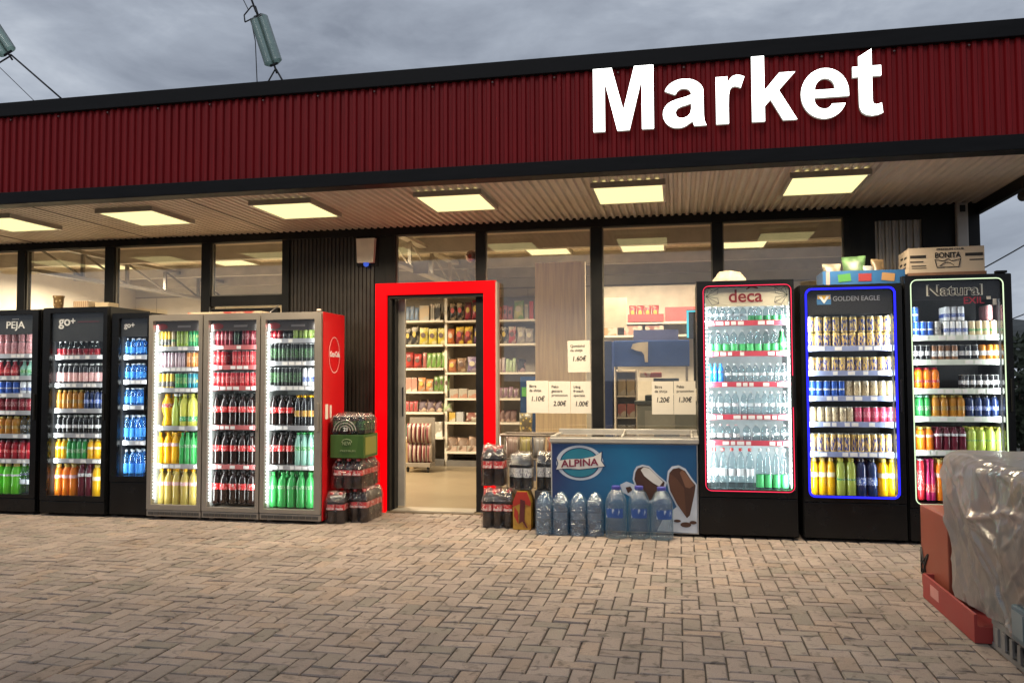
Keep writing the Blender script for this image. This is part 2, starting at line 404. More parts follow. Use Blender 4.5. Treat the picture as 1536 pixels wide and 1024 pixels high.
dp = MB().box(2.45, 2.545, Yw-.10, Yw-.035, 0, 2.885, bev=.012).obj('downpipe', mat('pipe_white', (.5, .46, .42), .5), shop)
MB().box(2.475, 2.52, Yw-.106, Yw-.1, 2.80, 2.86).obj('vent_slot', M_dark, dp)
# red lit door surround, threshold, open glass door leaf
mb = MB(); X0, X1, ZT, t = -3.01, -1.765, 2.30, .118
yy0, yy1 = 7.84, 7.965
mb.box(X0, X0+t, yy0, yy1, 0, ZT-t).box(X1-t, X1, yy0, yy1, 0, ZT-t).box(X0, X1, yy0, yy1, ZT-t, ZT)
mb.obj('door_frame', M_redframe, shop)
MB().box(X1-.0005, X1+.02, yy0+.012, Yw-.05, 0, ZT-.01).obj('frame_return', mat('frame_side', (.36, .29, .24), .5), shop)
MB().box(X0+t, X0+t+.03, yy0+.03, Yw-.047, 0.0, ZT-t).box(X1-t-.012, X1-t, yy0+.03, Yw-.047, 0, ZT-t).box(X0+t+.03, X1-t-.012, yy0+.03, Yw-.047, ZT-t-.035, ZT-t).obj('door_reveal', M_black, shop)
MB().box(-2.84, -1.99, Yw-.13, Yw+.1, .0, .022).obj('threshold', mat('threshold_alu', (.42, .38, .32), .35, .5), shop)
d = MB().box(-2.95, -2.775, Yw+.075, Yw+.115, .03, 2.16, bev=.004).obj('door', mat('door_alu', (.45, .42, .37), .4, .3), shop)
MB().box(-2.80, -2.79, Yw+.062, Yw+.0745, .95, 1.25).obj('handle', M_dark, d)

# ------------------------------------------------------------------ lamps under canopy and inside
def lamp_light(parent, x, y, z, sx, sy, power, spread=150, col=(1, .83, .58)):
    l = bpy.data.lights.new('lamp', 'AREA'); l.shape = 'RECTANGLE'; l.size = sx; l.size_y = sy; l.energy = power; l.color = col; l.spread = R(spread)
    o = bpy.data.objects.new('lamp', l); COL.objects.link(o); o.parent = parent; o.location = (x-parent.location.x, y-parent.location.y, z-parent.location.z)
    return o
def panel_light(x, y, z, sx, sy, m, label, power, group, spread=150):
    t = thing('ceiling_light', label, 'ceiling light', (x, y, z), group)
    h = .045; e = .022
    mb = MB(); frame_ring_xy(mb, x, y, sx, sy, e, z-h, z)
    mb.obj('frame', mat('light_frame', (.42, .38, .32), .4), t)
    MB().box(x-sx/2+e, x+sx/2-e, y-sy/2+e, y+sy/2-e, z-h+.004, z-.002).obj('diffuser', m, t)
    lamp_light(t, x, y, z-h-.012, sx-.08, sy-.08, power, spread)
    return t
def frame_ring_xy(mb, x, y, sx, sy, e, z0, z1):
    mb.box(x-sx/2, x+sx/2, y-sy/2, y-sy/2+e, z0, z1).box(x-sx/2, x+sx/2, y+sy/2-e, y+sy/2, z0, z1)
    mb.box(x-sx/2, x-sx/2+e, y-sy/2+e, y+sy/2-e, z0, z1).box(x+sx/2-e, x+sx/2, y-sy/2+e, y+sy/2-e, z0, z1)
CANOPY_W, INSIDE_W = 51, 54
spots = [(-7.87, None), (-6.36, 'leftmost of the square canopy lights, cut by the picture edge'), (-4.88, 'square canopy light above the narrow black fridge'),
         (-3.36, 'square canopy light in front of the black ribbed wall'), (-1.86, 'square canopy light above the red doorway'),
         (-.38, 'square canopy light above the blue ice cream freezer'), (1.14, 'rightmost of the square canopy lights, near the letters k and e')]
for x, lab in spots:
    panel_light(x, 6.79, 2.889, .585, .66, M_lamp, lab or 'square canopy light left of the one over the leftmost black fridge', CANOPY_W*(.60 if x < -4 else .85 if x < -2.5 else 1.), 'square lights under the canopy')
ins = [(-7.9, 10.2, 'square light inside the shop behind the leftmost windows'), (-6.0, 10.2, 'square light inside the shop above the second black fridge'), (-4.35, 10.2, 'square light inside the shop seen over the grey fridges'),
       (-3.55, 9.0, 'square light inside the shop beside the white roof truss'), (-1.60, 10.2, 'square light inside the shop above the wooden panel'), (-.42, 10.2, 'square light inside the shop above the red snack boxes'), (.78, 10.2, 'square light inside the shop above the red edged fridge')]
for x, y, lab in ins:
    panel_light(x, y, 2.98, .56, .56, M_lampin, lab, INSIDE_W*(4.2 if x < -5 else 3. if x < -4 else 1), 'square lights inside the shop', 165)

# ------------------------------------------------------------------ sign letters (bold grotesque outlines)
def arc(cx, cy, rx, ry, a0, a1, n=14): return [(cx+rx*math.cos(R(a0+(a1-a0)*k/n)), cy+ry*math.sin(R(a0+(a1-a0)*k/n))) for k in range(n+1)]
GL = {
 'M': (833, [[(71, 0), (71, 716), (287, 716), (417, 228), (545, 716), (762, 716), (762, 0), (628, 0), (628, 563), (486, 0), (347, 0), (205, 563), (205, 0)]]),
 'a': (556, [arc(270, 372, 218, 159, 168, 90, 7)+arc(270, 372, 216, 159, 90, 8, 9)[1:]+[(486, 120)]+[(490, 60), (503, 22), (515, 0)]+[(380, 0), (369, 33), (364, 52)]+arc(210, 160, 172, 172, -50, -90, 4)+arc(196, 150, 164, 162, -90, -180, 8)+arc(196, 150, 164, 150, 180, 112, 5)+[(190, 306), (290, 328), (350, 348)]+arc(265, 352, 86, 72, 0, 90, 5)+arc(262, 350, 84, 74, 90, 165, 5)+[(165, 362)],
         [(349, 255), (300, 238), (240, 225), (196, 205), (172, 165), (182, 122), (215, 96), (262, 92), (310, 112), (340, 148), (349, 195)]]),
 'r': (389, [[(203, 0), (66, 0), (66, 519), (193, 519), (193, 445), (220, 490), (250, 518), (290, 530), (335, 524), (378, 505), (336, 386), (305, 402), (272, 408), (240, 399), (218, 370), (207, 310), (203, 200)]]),
 'k': (556, [[(66, 0), (66, 716), (203, 716), (203, 336), (364, 519), (533, 519), (355, 329), (546, 0), (398, 0), (267, 233), (203, 166), (203, 0)]]),
 'e': (556, [arc(283, 259, 250, 272, -2, 180, 22)+arc(283, 259, 250, 271, 180, 270, 10)[1:]+arc(285, 220, 225, 232, -90, -20, 8)+[(362, 142)]+arc(285, 168, 74, 76, -20, -90, 5)+arc(285, 200, 112, 108, -90, -168, 8)+[(174, 216), (533, 216)],
         arc(284, 300, 106, 122, 0, 180, 14)]),
 't': (333, [[(310, 519), (310, 409), (216, 409), (216, 200), (217, 145), (224, 116), (248, 104), (275, 107), (308, 118), (320, 12), (270, -6), (208, -12), (150, 0), (108, 28), (86, 72), (79, 140), (79, 409), (16, 409), (16, 519), (79, 519), (79, 622), (216, 702), (216, 519)]]),
}
def glyph(ch, x0, z0, k, depth):
    cu = bpy.data.curves.new('g', 'CURVE'); cu.dimensions = '2D'; cu.fill_mode = 'BOTH'; cu.extrude = depth/2
    for loop in GL[ch][1]:
        sp = cu.splines.new('POLY'); sp.points.add(len(loop)-1); sp.use_cyclic_u = True
        for p, (a, b) in zip(sp.points, loop): p.co = (a*k, b*k, 0, 1)
    ob = bpy.data.objects.new('g', cu); COL.objects.link(ob); dg = bpy.context.evaluated_depsgraph_get(); dg.update()
    me = ob.evaluated_get(dg).to_mesh(); vs = [v.co.copy() for v in me.vertices]; fs = [tuple(p.vertices) for p in me.polygons]
    bpy.data.objects.remove(ob); bpy.data.curves.remove(cu)
    return [(x0+v.x, 0-v.z, z0+v.y) for v in vs], fs
sign = thing('shop_sign', 'large white lit letters spelling Market on the red fascia', 'sign', (.4, Yf, 3.13))
k = .468/716; x = -.59-71*k; adv = {'M': 833, 'a': 556, 'r': 389, 'k': 556, 'e': 556, 't': 333}
tot = sum(adv.values())*k; stretch = (1.398+.59)/(tot-(71+13)*k)
M_return = glow('sign_return', (1., .93, .80), .30)
for ch in 'Market':
    vs, fs = glyph(ch, 0, 3.135, k, .05)
    ms = MB(); back = MB()
    for f in fs:
        c = sum((vs[i][1] for i in f), 0)/len(f); lo = max(vs[i][1] for i in f)-min(vs[i][1] for i in f)
        (ms if (lo < 1e-5 and c < 0) else back).f.append(f)
    for b, nm in ((back, 'letter'), (ms, 'letter_face')):
        b.v = [(x+v[0]*stretch, Yf-.048+v[1]*.6, v[2]) for v in vs]; b.mi = [0]*len(b.f); b.sm = [False]*len(b.f)
    lt = back.obj('letter', M_return, sign); ms.obj('letter_face', M_sign, lt)
    x += adv[ch]*k*stretch

# ------------------------------------------------------------------ drinks
def prof_mesh(prof, mats, mis=None, name='body', seg=14): return MB().lathe(prof, seg, mis=mis).mesh(name, mats)
# profiles normalised to width 1 and height 1
P_SODA = [(.44, 0), (.5, .02), (.5, .20), (.475, .29), (.5, .38), (.5, .62), (.475, .70), (.38, .79), (.23, .87), (.17, .90), (.17, .94)]
P_PET = [(.45, 0), (.5, .02), (.5, .30), (.485, .36), (.5, .42), (.5, .66), (.48, .73), (.40, .82), (.24, .89), (.17, .91), (.17, .94)]
P_JUICE = [(.46, 0), (.5, .02), (.5, .42), (.48, .46), (.5, .50), (.5, .72), (.46, .80), (.34, .87), (.23, .90), (.23, .93)]
P_GLASS = [(.46, 0), (.5, .02), (.5, .48), (.46, .56), (.28, .68), (.19, .78), (.18, .94)]
P_WAIST = [(.40, 0), (.48, .04), (.40, .16), (.30, .30), (.46, .45), (.5, .58), (.46, .72), (.32, .84), (.18, .90), (.18, .94)]
P_CAN = [(.40, 0), (.48, .03), (.5, .06), (.5, .88), (.47, .93), (.41, .97)]
CAP_S = [(.21, .925), (.22, .93), (.22, .99), (.19, 1.)]
CAP_J = [(.28, .905), (.29, .91), (.29, .99), (.26, 1.)]
CAP_G = [(.20, .93), (.23, .94), (.21, 1.)]
LID = [(.41, .965), (.44, .97), (.44, .99), (.40, .992)]
def band(z0, z1, prof, grow=.012):
    def rad(z):
        for (r1, a), (r2, b) in zip(prof, prof[1:]):
            if a <= z <= b: return r1+(r2-r1)*(z-a)/(b-a+1e-9)
        return prof[-1][0]
    zs = sorted({z0, z1} | {z for r, z in prof if z0 < z < z1})
    return [(rad(z)+grow, z) for z in zs]
WATER = clear('clear_plastic', (.80, .87, .89), base=.06, edge=.80, power=2.2, rough=.08, diff=.5, dcol=(.34, .40, .42))
def liq(name, col, transl=.35): return mat('drink_'+name, col, .12, var=.06, spec=.5, coat=.3, transl=transl)
C = {
 'orange': liq('orange', (.85, .24, .015)), 'yellow': liq('yellow', (.88, .50, .012)), 'amber': liq('amber', (.55, .24, .03)), 'lime': liq('lime', (.16, .70, .04)),
 'green': liq('green', (.05, .42, .10)), 'palegreen': liq('palegreen', (.50, .60, .12)), 'red': liq('red', (.42, .015, .03)), 'darkred': liq('darkred', (.14, .012, .03)),
 'cola': liq('cola', (.013, .005, .004), .03), 'blue': liq('blue', (.04, .32, .80)), 'navy': liq('navy', (.015, .03, .10), .1), 'cream': liq('cream', (.60, .46, .11)),
 'lemon': liq('lemon', (.68, .66, .12)), 'pink': liq('pink', (.70, .36, .34)), 'black': liq('black', (.012, .012, .014), .03), 'mauve': liq('mauve', (.45, .33, .36)),
 'magenta': liq('magenta', (.45, .02, .12)), 'white': liq('white', (.75, .76, .74)), 'mint': liq('mint', (.30, .55, .45)),
}
def ink(name, col, metal=.35): return mat('can_'+name, col, .28, metal, var=.05)
K = {'gold': ink('gold', (.72, .50, .16), .6), 'blue': ink('blue', (.03, .10, .42)), 'champagne': ink('champagne', (.62, .52, .34), .6), 'pinkred': ink('pinkred', (.60, .07, .14)),
     'red': ink('red', (.50, .02, .03)), 'darkred': ink('darkred', (.22, .012, .025)), 'black': ink('black', (.014, .016, .016)), 'green': ink('green', (.04, .30, .10)), 'mauve': ink('mauve', (.42, .30, .34)),
     'teal': ink('teal', (.02, .22, .30)), 'white': ink('white', (.66, .68, .70), .1), 'cream': ink('cream', (.55, .45, .28), .1), 'grey': ink('grey', (.28, .27, .25)), 'orange': ink('orange', (.60, .22, .05)), 'brown': ink('brown', (.20, .09, .04)), 'yellow': ink('yellow', (.62, .42, .05)), 'pink': ink('pink', (.62, .28, .28)), 'limecan': ink('limecan', (.30, .45, .06))}
def inklab(name, c1, c2, sc_=7., thr=.57): return print_mat(name, c1, c2, sc_, 'NOISE', thr, .4, (1.6, 1.6, 3.2))
L_RED = inklab('label_red', (.50, .012, .016), (.70, .60, .55), 6., .60); L_WHITE = inklab('label_white', (.68, .68, .67), (.10, .10, .16)); L_PINK = inklab('label_pink', (.60, .32, .32), (.72, .62, .58))
L_BLUE = inklab('label_blue', (.02, .06, .30), (.55, .60, .70)); L_GREEN = inklab('label_green', (.02, .24, .06), (.55, .62, .45)); L_GOLD = print_mat('label_gold', (.5, .35, .06), (.15, .03, .02), 6); L_DARK = inklab('label_dark', (.03, .03, .035), (.45, .42, .38))
# style: shape, body, liquid fill height (None = body colour all over), cap, (label colour, z0, z1), words
def S(shape, body, cap=None, label=None, words='', fill=None): return dict(shape=shape, body=body, cap=cap, label=label, words=words, fill=fill)
ST = {
 'pet_cola': S('pet', C['cola'], L_RED, (L_RED, .44, .62), 'cola bottle'), 'pet_black': S('pet', C['black'], C['white'], (L_WHITE, .34, .60), 'black bottle'),
 'cola': S('soda', C['cola'], M_ink, (L_RED, .42, .60), 'cola bottle'), 'lemonade': S('soda', C['green'], C['green'], (L_GREEN, .52, .62), 'green lemonade bottle'),
 'orange_soda': S('soda', C['yellow'], C['yellow'], (L_PINK, .56, .66), 'yellow soda bottle'), 'cream_soda': S('soda', C['cream'], C['yellow'], (L_PINK, .54, .64), 'pale yellow soda bottle'),
 'waist': S('waist', C['yellow'], C['yellow'], (L_RED, .58, .70), 'waisted yellow bottle'), 'lemon_tall': S('soda', C['lemon'], C['lemon'], (L_GREEN, .15, .3), 'lemon green bottle'),
 'pale_tall': S('glass', C['palegreen'], M_white, None, 'pale green bottle'),
 'green_soda': S('soda', C['mint'], C['green'], (L_GREEN, .45, .57), 'mint green bottle'),
 'dark_yellowcap': S('soda', C['black'], C['yellow'], (L_GOLD, .3, .5), 'yellow capped dark bottle'),
 'orange': S('juice', C['orange'], C['cream'], (L_PINK, .56, .66), 'orange juice bottle'), 'yellow': S('juice', C['yellow'], C['cream'], (mat('label_pale', (.7, .6, .4), .5), .5, .62), 'yellow juice bottle'),
 'purple': S('juice', C['darkred'], C['darkred'], (L_WHITE, .62, .72), 'dark purple bottle'), 'darkred': S('juice', C['red'], C['darkred'], (L_RED, .35, .5), 'dark red bottle'),
 'lime': S('juice', C['lime'], C['cream'], (L_WHITE, .6, .66), 'lime green bottle'), 'greenj': S('juice', C['green'], C['mint'], (L_GREEN, .3, .5), 'green juice bottle'),
 'amber': S('juice', C['amber'], C['cream'], (L_GOLD, .3, .5), 'amber juice bottle'), 'palegreen': S('juice', C['palegreen'], C['lemon'], (L_GREEN, .42, .46), 'yellow green bottle'),
 'navy': S('juice', C['navy'], C['black'], (L_BLUE, .3, .5), 'dark blue bottle'), 'darkwhite': S('juice', C['black'], C['white'], (L_WHITE, .3, .48), 'black bottle'),
 'rednecked': S('glass', WATER, M_silver, (L_RED, .10, .16), 'red filled bottle', .55), 'pinklabel': S('juice', C['black'], C['white'], (L_PINK, .10, .55), 'white capped bottle'),
 'redsmall': S('glass', C['red'], M_silver, (L_RED, .2, .4), 'small red bottle'), 'greensmall': S('glass', C['mint'], C['white'], (L_GREEN, .2, .4), 'small green bottle'),
 'darksmall': S('glass', C['black'], M_silver, (L_DARK, .2, .4), 'small black bottle'),
 'bluewater': S('soda', clear('blue_plastic', (.45, .72, .95), base=.25, edge=.6, power=1.5, rough=.08, diff=.75, dcol=(.10, .45, .95)), C['white'], (mat('label_skyblue', (.06, .34, .85), .4, transl=.3), .15, .5), 'blue water bottle'),
 'bluebright': S('soda', C['blue'], C['blue'], (L_BLUE, .5, .6), 'bright blue bottle'),
 'water': S('soda', WATER, C['white'], (mat('label_ice', (.62, .68, .72), .4), .36, .5), 'clear water bottle'), 'waterwhite': S('soda', WATER, C['white'], (L_WHITE, .35, .5), 'white capped bottle'),
 'waterred': S('soda', WATER, L_RED, (mat('label_ice', (.62, .68, .72)), .32, .5), 'red capped bottle'), 'watergreen': S('soda', WATER, C['white'], (mat('label_leaf', (.06, .42, .14), .4), .05, .36), 'green labelled bottle'),
 'waterpink': S('soda', WATER, L_PINK, (L_WHITE, .2, .45), 'pink capped bottle'), 'greenglass': S('glass', C['green'], M_silver, (L_GREEN, .2, .4), 'green glass bottle'), 'cleardark': S('soda', WATER, M_ink, (L_DARK, .3, .5), 'black labelled bottle'),
 'orangej': S('juice', C['orange'], C['red'], (L_RED, .3, .42), 'orange juice bottle'), 'magenta': S('glass', C['magenta'], C['magenta'], (L_RED, .2, .4), 'magenta bottle'),
}
for kk, w in (('gold', 'gold can'), ('blue', 'blue can'), ('champagne', 'pale gold can'), ('pinkred', 'pink red can'), ('red', 'red can'), ('darkred', 'dark red can'), ('black', 'black can'), ('green', 'green can'),
              ('mauve', 'mauve can'), ('teal', 'teal can'), ('white', 'white can'), ('cream', 'cream can'), ('grey', 'grey can'), ('orange', 'orange can'), ('brown', 'brown jar'), ('yellow', 'yellow can'), ('pink', 'pink can'), ('limecan', 'lime can')):
    lab = {'gold': (print_mat('label_goldblue', (.70, .47, .13), (.012, .03, .20), 3.2, 'NOISE', .50, .3, (2.2, 2.2, 1.1)), .08, .80), 'black': (inklab('label_blackgreen', (.014, .017, .016), (.10, .30, .08), 6., .58), .22, .75), 'red': (L_RED, .25, .72), 'blue': (L_WHITE, .4, .5), 'champagne': (print_mat('label_champ', (.58, .46, .28), (.06, .035, .03), 4., 'NOISE', .60, .3, (2, 2, 1.4)), .10, .72), 'pinkred': (inklab('label_pinkred', (.55, .05, .12), (.70, .45, .45)), .3, .7), 'darkred': (inklab('label_wine', (.22, .012, .025), (.6, .4, .38)), .35, .7), 'pink': (inklab('label_rose', (.6, .3, .3), (.25, .02, .04)), .2, .7), 'mauve': (inklab('label_mauve', (.40, .28, .33), (.65, .6, .6)), .2, .75), 'green': (inklab('label_leafcan', (.04, .3, .1), (.6, .6, .2)), .3, .7), 'teal': (inklab('label_tealcan', (.02, .22, .3), (.6, .5, .1)), .3, .7), 'limecan': (inklab('label_limecan', (.28, .42, .06), (.6, .65, .3)), .2, .75), 'orange': (inklab('label_orangecan', (.58, .2, .05), (.7, .6, .4)), .3, .7), 'white': (L_BLUE, .25, .5), 'cream': (L_GREEN, .3, .45), 'brown': (L_WHITE, .25, .6), 'grey': (L_DARK, .3, .6), 'yellow': (L_DARK, .1, .45)}.get(kk)
    ST['can_'+kk] = S('can', K[kk], M_silver, lab, w)
ST['jar'] = S('can', C['black'], C['white'], (L_WHITE, .3, .6), 'black jar'); ST['jar_orange'] = S('can', C['amber'], C['orange'], (L_WHITE, .3, .6), 'orange lidded jar')
PROTO = {}
def proto(style):
    """meshes of one drink: body, cap or lid, label"""
    if style in PROTO: return PROTO[style]
    s = ST[style]; P, cp = {'soda': (P_SODA, CAP_S), 'pet': (P_PET, CAP_S), 'juice': (P_JUICE, CAP_J), 'glass': (P_GLASS, CAP_G), 'waist': (P_WAIST, CAP_S), 'can': (P_CAN, LID)}[s['shape']]
    can = s['shape'] == 'can'
    if s['fill']:
        mis = [1 if b < s['fill'] else 0 for (_, a), (_, b) in zip(P, P[1:])]; body = prof_mesh(P, [s['body'], C['red']], mis)
    else: body = prof_mesh(P, s['body'])
    parts = [('lid' if can else 'cap', prof_mesh(cp, s['cap'], name='cap', seg=12))]
    if s['label']:
        m, z0, z1 = s['label']; parts.append(('label', MB().lathe(band(z0, z1, P), 14, cap=False).mesh('label', m)))
    PROTO[style] = (body, parts); return PROTO[style]
ORD = ['first', 'second', 'third', 'fourth', 'fifth', 'sixth', 'seventh', 'eighth', 'ninth', 'tenth', 'eleventh', 'twelfth', 'thirteenth', 'fourteenth']
def drink(style, x, y, z, w, h, label, group, rot=None):
    body, parts = proto(style); s = ST[style]
    for k_ in (1, 2) if s['body'] is not WATER else (): REAR.append((style, x+random.uniform(-.002, .002), y+k_*(w+.004), z, w, h))
    can = s['shape'] == 'can'
    name = 'jar' if 'jar' in s['words'] else 'drink_can' if can else 'drink_bottle'
    o = bpy.data.objects.new(name, body); COL.objects.link(o); o.location = (x, y, z); o.scale = (w, w, h); o.rotation_euler.z = random.uniform(0, 6.28) if rot is None else rot
    tag(o, label, 'jar' if name == 'jar' else 'can' if can else 'bottle', group)
    for nm, me in parts:
        c = bpy.data.objects.new(nm, me); COL.objects.link(c); c.parent = o
    return o

# ------------------------------------------------------------------ fridges
SHELF = ['top', 'second', 'third', 'fourth', 'fifth', 'sixth', 'bottom']
def strip_lamp(parent, x, y, z0, z1, aim, power, col):
    l = bpy.data.lights.new('led_strip', 'AREA'); l.shape = 'RECTANGLE'; l.size = .02; l.size_y = z1-z0; l.energy = power; l.color = col
    o = bpy.data.objects.new('led_strip', l); COL.objects.link(o); o.parent = parent
    o.location = (x-parent.location.x, y-parent.location.y, (z0+z1)/2-parent.location.z)
    o.rotation_euler = Vector(aim).to_track_quat('-Z', 'Y').to_euler()
    # keep the long side upright
    zax = -Vector(aim).normalized(); yax = Vector((0, 0, 1)); xax = yax.cross(zax).normalized()
    o.rotation_euler = Matrix((xax, yax, zax)).transposed().to_euler()
def fridge(who, label, x0, x1, ztop, gl, depth, mbody, mdoor, mliner, rows, rail, power, header=None, kick=None, outline=None, yf=YF, lcol=(.93, 1., .98), led=None, radius=.004, side=None, handle=True, shelfmat=None):
    """gl = glass opening x0,x1,z0,z1; rows = (shelf z, [(style, n, xs, xe, h, lift)])"""
    cx = (x0+x1)/2
    t = thing('drinks_fridge', label, 'fridge', (cx, yf+depth/2, 0), 'glass door drinks fridges along the shop front')
    gx0, gx1, gz0, gz1 = gl; yb = yf+depth; th = .035
    b = MB(); y0 = yf+.042
    b.box(x0, gx0-.003, y0, yb, .03, ztop).box(gx1+.003, x1, y0, yb, .03, ztop).box(gx0-.003, gx1+.003, y0, yb, gz1+.01, ztop).box(gx0-.003, gx1+.003, y0, yb, .03, gz0-.012).box(gx0-.003, gx1+.003, yb-.05, yb, gz0-.012, gz1+.01)
    for fx in (x0+.06, x1-.06): b.lathe([(.03, 0), (.03, .03)], 10, (fx, yf+.1, 0)).lathe([(.03, 0), (.03, .03)], 10, (fx, yb-.1, 0))
    b.obj('body', mbody, t)
    MB().box(gx0-.002, gx1+.002, yb-.06, yb-.051, gz0-.011, gz1+.009).box(gx0-.002, gx0, y0+.03, yb-.06, gz0, gz1).box(gx1, gx1+.002, y0+.03, yb-.06, gz0, gz1).obj('liner', mliner, t)
    # door
    dz0 = (kick or gz0-.09)
    d = MB(); n = 5
    frame_ring(d, ring_path(x0+.004, x1-.004, dz0, ztop-.006, .008), ring_path(gx0, gx1, gz0, gz1, radius), yf, yf+.036)
    door = d.obj('door', mdoor, t)
    MB().box(gx0-.004, gx1+.004, yf+.014, yf+.019, gz0-.004, gz1+.004).obj('glass', M_fglass, door)
    if handle: MB().box(x1-.034, x1-.018, yf-.02, yf-.001, (gz0+gz1)/2-.16, (gz0+gz1)/2+.10, bev=.004).obj('handle', M_grey if mdoor is M_grey else M_black, door)
    if outline:
        mo, wd, ins_ = outline; o = MB()
        frame_ring(o, ring_path(gx0-ins_-wd, gx1+ins_+wd, gz0-ins_-wd, gz1+ins_+wd, radius+.022), ring_path(gx0-ins_, gx1+ins_, gz0-ins_, gz1+ins_, radius+.012), yf-.004, yf-.0005)
        o.obj('light_outline', mo, door)
    # lower panel
    if kick:
        p = MB().box(x0+.004, x1-.004, yf+.004, yf+.04, .03, dz0-.006, bev=.004)
        kp = p.obj('kick_panel', mdoor, t)
        if mdoor is M_grey:
            g = MB(); k_ = 9
            for i in range(k_):
                a = x0+.02+(x1-x0-.04)*i/k_; g.box(a+.004, a+(x1-x0-.04)/k_-.004, yf-.002, yf+.003, .045, dz0-.02)
            g.obj('grille', mat('grille_dark', (.07, .065, .06), .4, .3), kp)
    # header board behind the glass
    if header: header(t, gx0, gx1, gz1, yf)
    # lamps in the door posts
    sz1 = (rows[0][0]+.22) if header else gz1-.02
    for x, a in ((gx0+.012, (.55, 1, 0)), (gx1-.012, (-.55, 1, 0))): strip_lamp(t, x, yf+.045, gz0+.03, gz1-.04, a, power, lcol)
    if led:
        l = MB()
        for s_ in led:
            x = gx0+.012 if s_ < 0 else gx1-.012; z = gz0+.05
            while z < gz1-.13: l.box(x-.011, x+.011, yf+.032, yf+.038, z, z+.021); z += .033
        l.obj('led_strip', M_led, t)
    ns = len(rows)
    for i, (z, runs) in enumerate(rows):
        if i < ns-1 or z > gz0+.03:
            s_ = MB().box(gx0+.004, gx1-.004, yf+.085, yb-.07, z-.012, z-.001); so = s_.obj('shelf', shelfmat or M_silver, t)
            q = MB().box(gx0+.006, gx1-.006, yf+.072, yf+.084, z-.040, z+.004).obj('price_rail', rail, so)
            tk = MB(); xx = gx0+.02
            while xx < gx1-.06:
                w_ = random.uniform(.03, .06)
                if random.random() < .6: tk.box(xx, xx+w_, yf+.069, yf+.0715, z-.034, z-.004)
                xx += w_+.015
            if tk.v: tk.obj('price_tag', mat('tag_white', (.75, .74, .72), .5, transl=.0), so)
        sh = 'bottom' if i == ns-1 else SHELF[i]
        cnt = {}
        for r_ in runs:
            st = r_[0]; cnt[(st, r_[5] if len(r_) > 5 else 0)] = cnt.get((st, r_[5] if len(r_) > 5 else 0), 0)+r_[1]
        seen = {}
        for r_ in runs:
            st, n_, xs, xe, h = r_[:5]; lift = r_[5] if len(r_) > 5 else 0
            sp = (xe-xs)/n_; w = min(sp*.985, h*(.66 if ST[st]['shape'] == 'can' else .48))
            if ST[st]['shape'] != 'can' and h > .2: w = min(sp*.99, h*.47)
            for j in range(n_):
                k_ = seen.get((st, lift), 0); seen[(st, lift)] = k_+1; tot_ = cnt[(st, lift)]
                ph = ST[st]['words']; layer = ' stacked' if lift else ''
                if tot_ == 1: lab = f'only{layer} {ph} on the {sh} shelf of the {who}'
                else: lab = f'{ORD[k_]}{layer} {ph} from left on {sh} shelf of the {who}'
                drink(st, xs+sp*(j+.5)+random.uniform(-.003, .003), yf+.10+w/2+random.choice((0, .002, .005, .010)), z+lift, w, h, lab, f'drinks in the {who}')
    return t
REAR = []
def zrow(px, py, yf=YF): return at(px, py, yf+.08).z
def rowspec(xpx, base, top, runs, yf=YF):
    """runs = (style, n, px0, px1[, base2, top2]) -> metres"""
    z = zrow(xpx, base, yf); out = []
    for r_ in runs:
        st, n_, a, b = r_[:4]; bb, tt = (r_[4], r_[5]) if len(r_) > 4 else (base, top)
        xa, xb = at(a, bb, yf+.13).x, at(b, bb, yf+.13).x
        zb = at(xpx, bb, yf+.12).z; h = at(xpx, tt, yf+.12).z-zb
        lift = 0 if bb == base else zb-at(xpx, base, yf+.12).z
        out.append((st, n_, xa, xb, h, lift))
    return (z, out)
def board(t, x0, x1, z0, z1, y, m): return MB().box(x0, x1, y, y+.012, z0, z1).obj('header_board', m, t)
M_hdr = mat('header_dark', (.035, .04, .045), .4)
RS = rowspec

# leftmost black fridge
def h1(t, gx0, gx1, gz1, yf):
    b = board(t, gx0+.003, gx1-.003, 1.80, gz1-.005, yf+.032, M_hdr)
    text('PEJA', -6.585, yf+.030, 1.862, .10, M_text, b, bold=.012, width=.215)
    f = MB(); f.box(-6.62, -6.545, yf+.028, yf+.031, 1.952, 1.957); f.obj('lettering', M_text, b)
fridge('leftmost black fridge', 'leftmost black fridge, cut by the picture edge, with white capital letters on its header', -6.985, -6.285, 2.05, (-6.90, -6.356, .20, 2.0), .66, M_black, M_blackgloss, M_dark,
 [RS(25, 531, 512, [('can_pink', 9, -45, 49), ('can_pink', 9, -45, 49, 512, 497)]),
  RS(25, 564, 540, [('redsmall', 7, -45, 27), ('greensmall', 2, 30, 49)]),
  RS(25, 590, 572, [('can_blue', 7, -45, 30), ('can_white', 2, 31, 49)]),
  RS(25, 616, 597, [('can_darkred', 9, -45, 49)]),
  RS(25, 651, 625, [('amber', 7, -45, 29), ('cleardark', 2, 31, 49)]),
  RS(25, 688.5, 661, [('darkred', 9, -45, 49)]),
  RS(25, 743, 696, [('lime', 6, -45, 28), ('water', 2, 29, 49)])], M_silver, 3.4, h1, kick=.165)
def h2(t, gx0, gx1, gz1, yf):
    b = board(t, gx0+.003, gx1-.003, 1.72, gz1-.005, yf+.032, M_hdr)
    text('go', -6.01, yf+.030, 1.88, .135, M_text, b, bold=.02)
    text('+', -5.915, yf+.030, 1.89, .10, M_text, b, bold=.025)
    MB().box(-5.86, -5.62, yf+.028, yf+.031, 1.912, 1.917).obj('lettering', mat('print_dullred', (.2, .05, .07), .5), b)
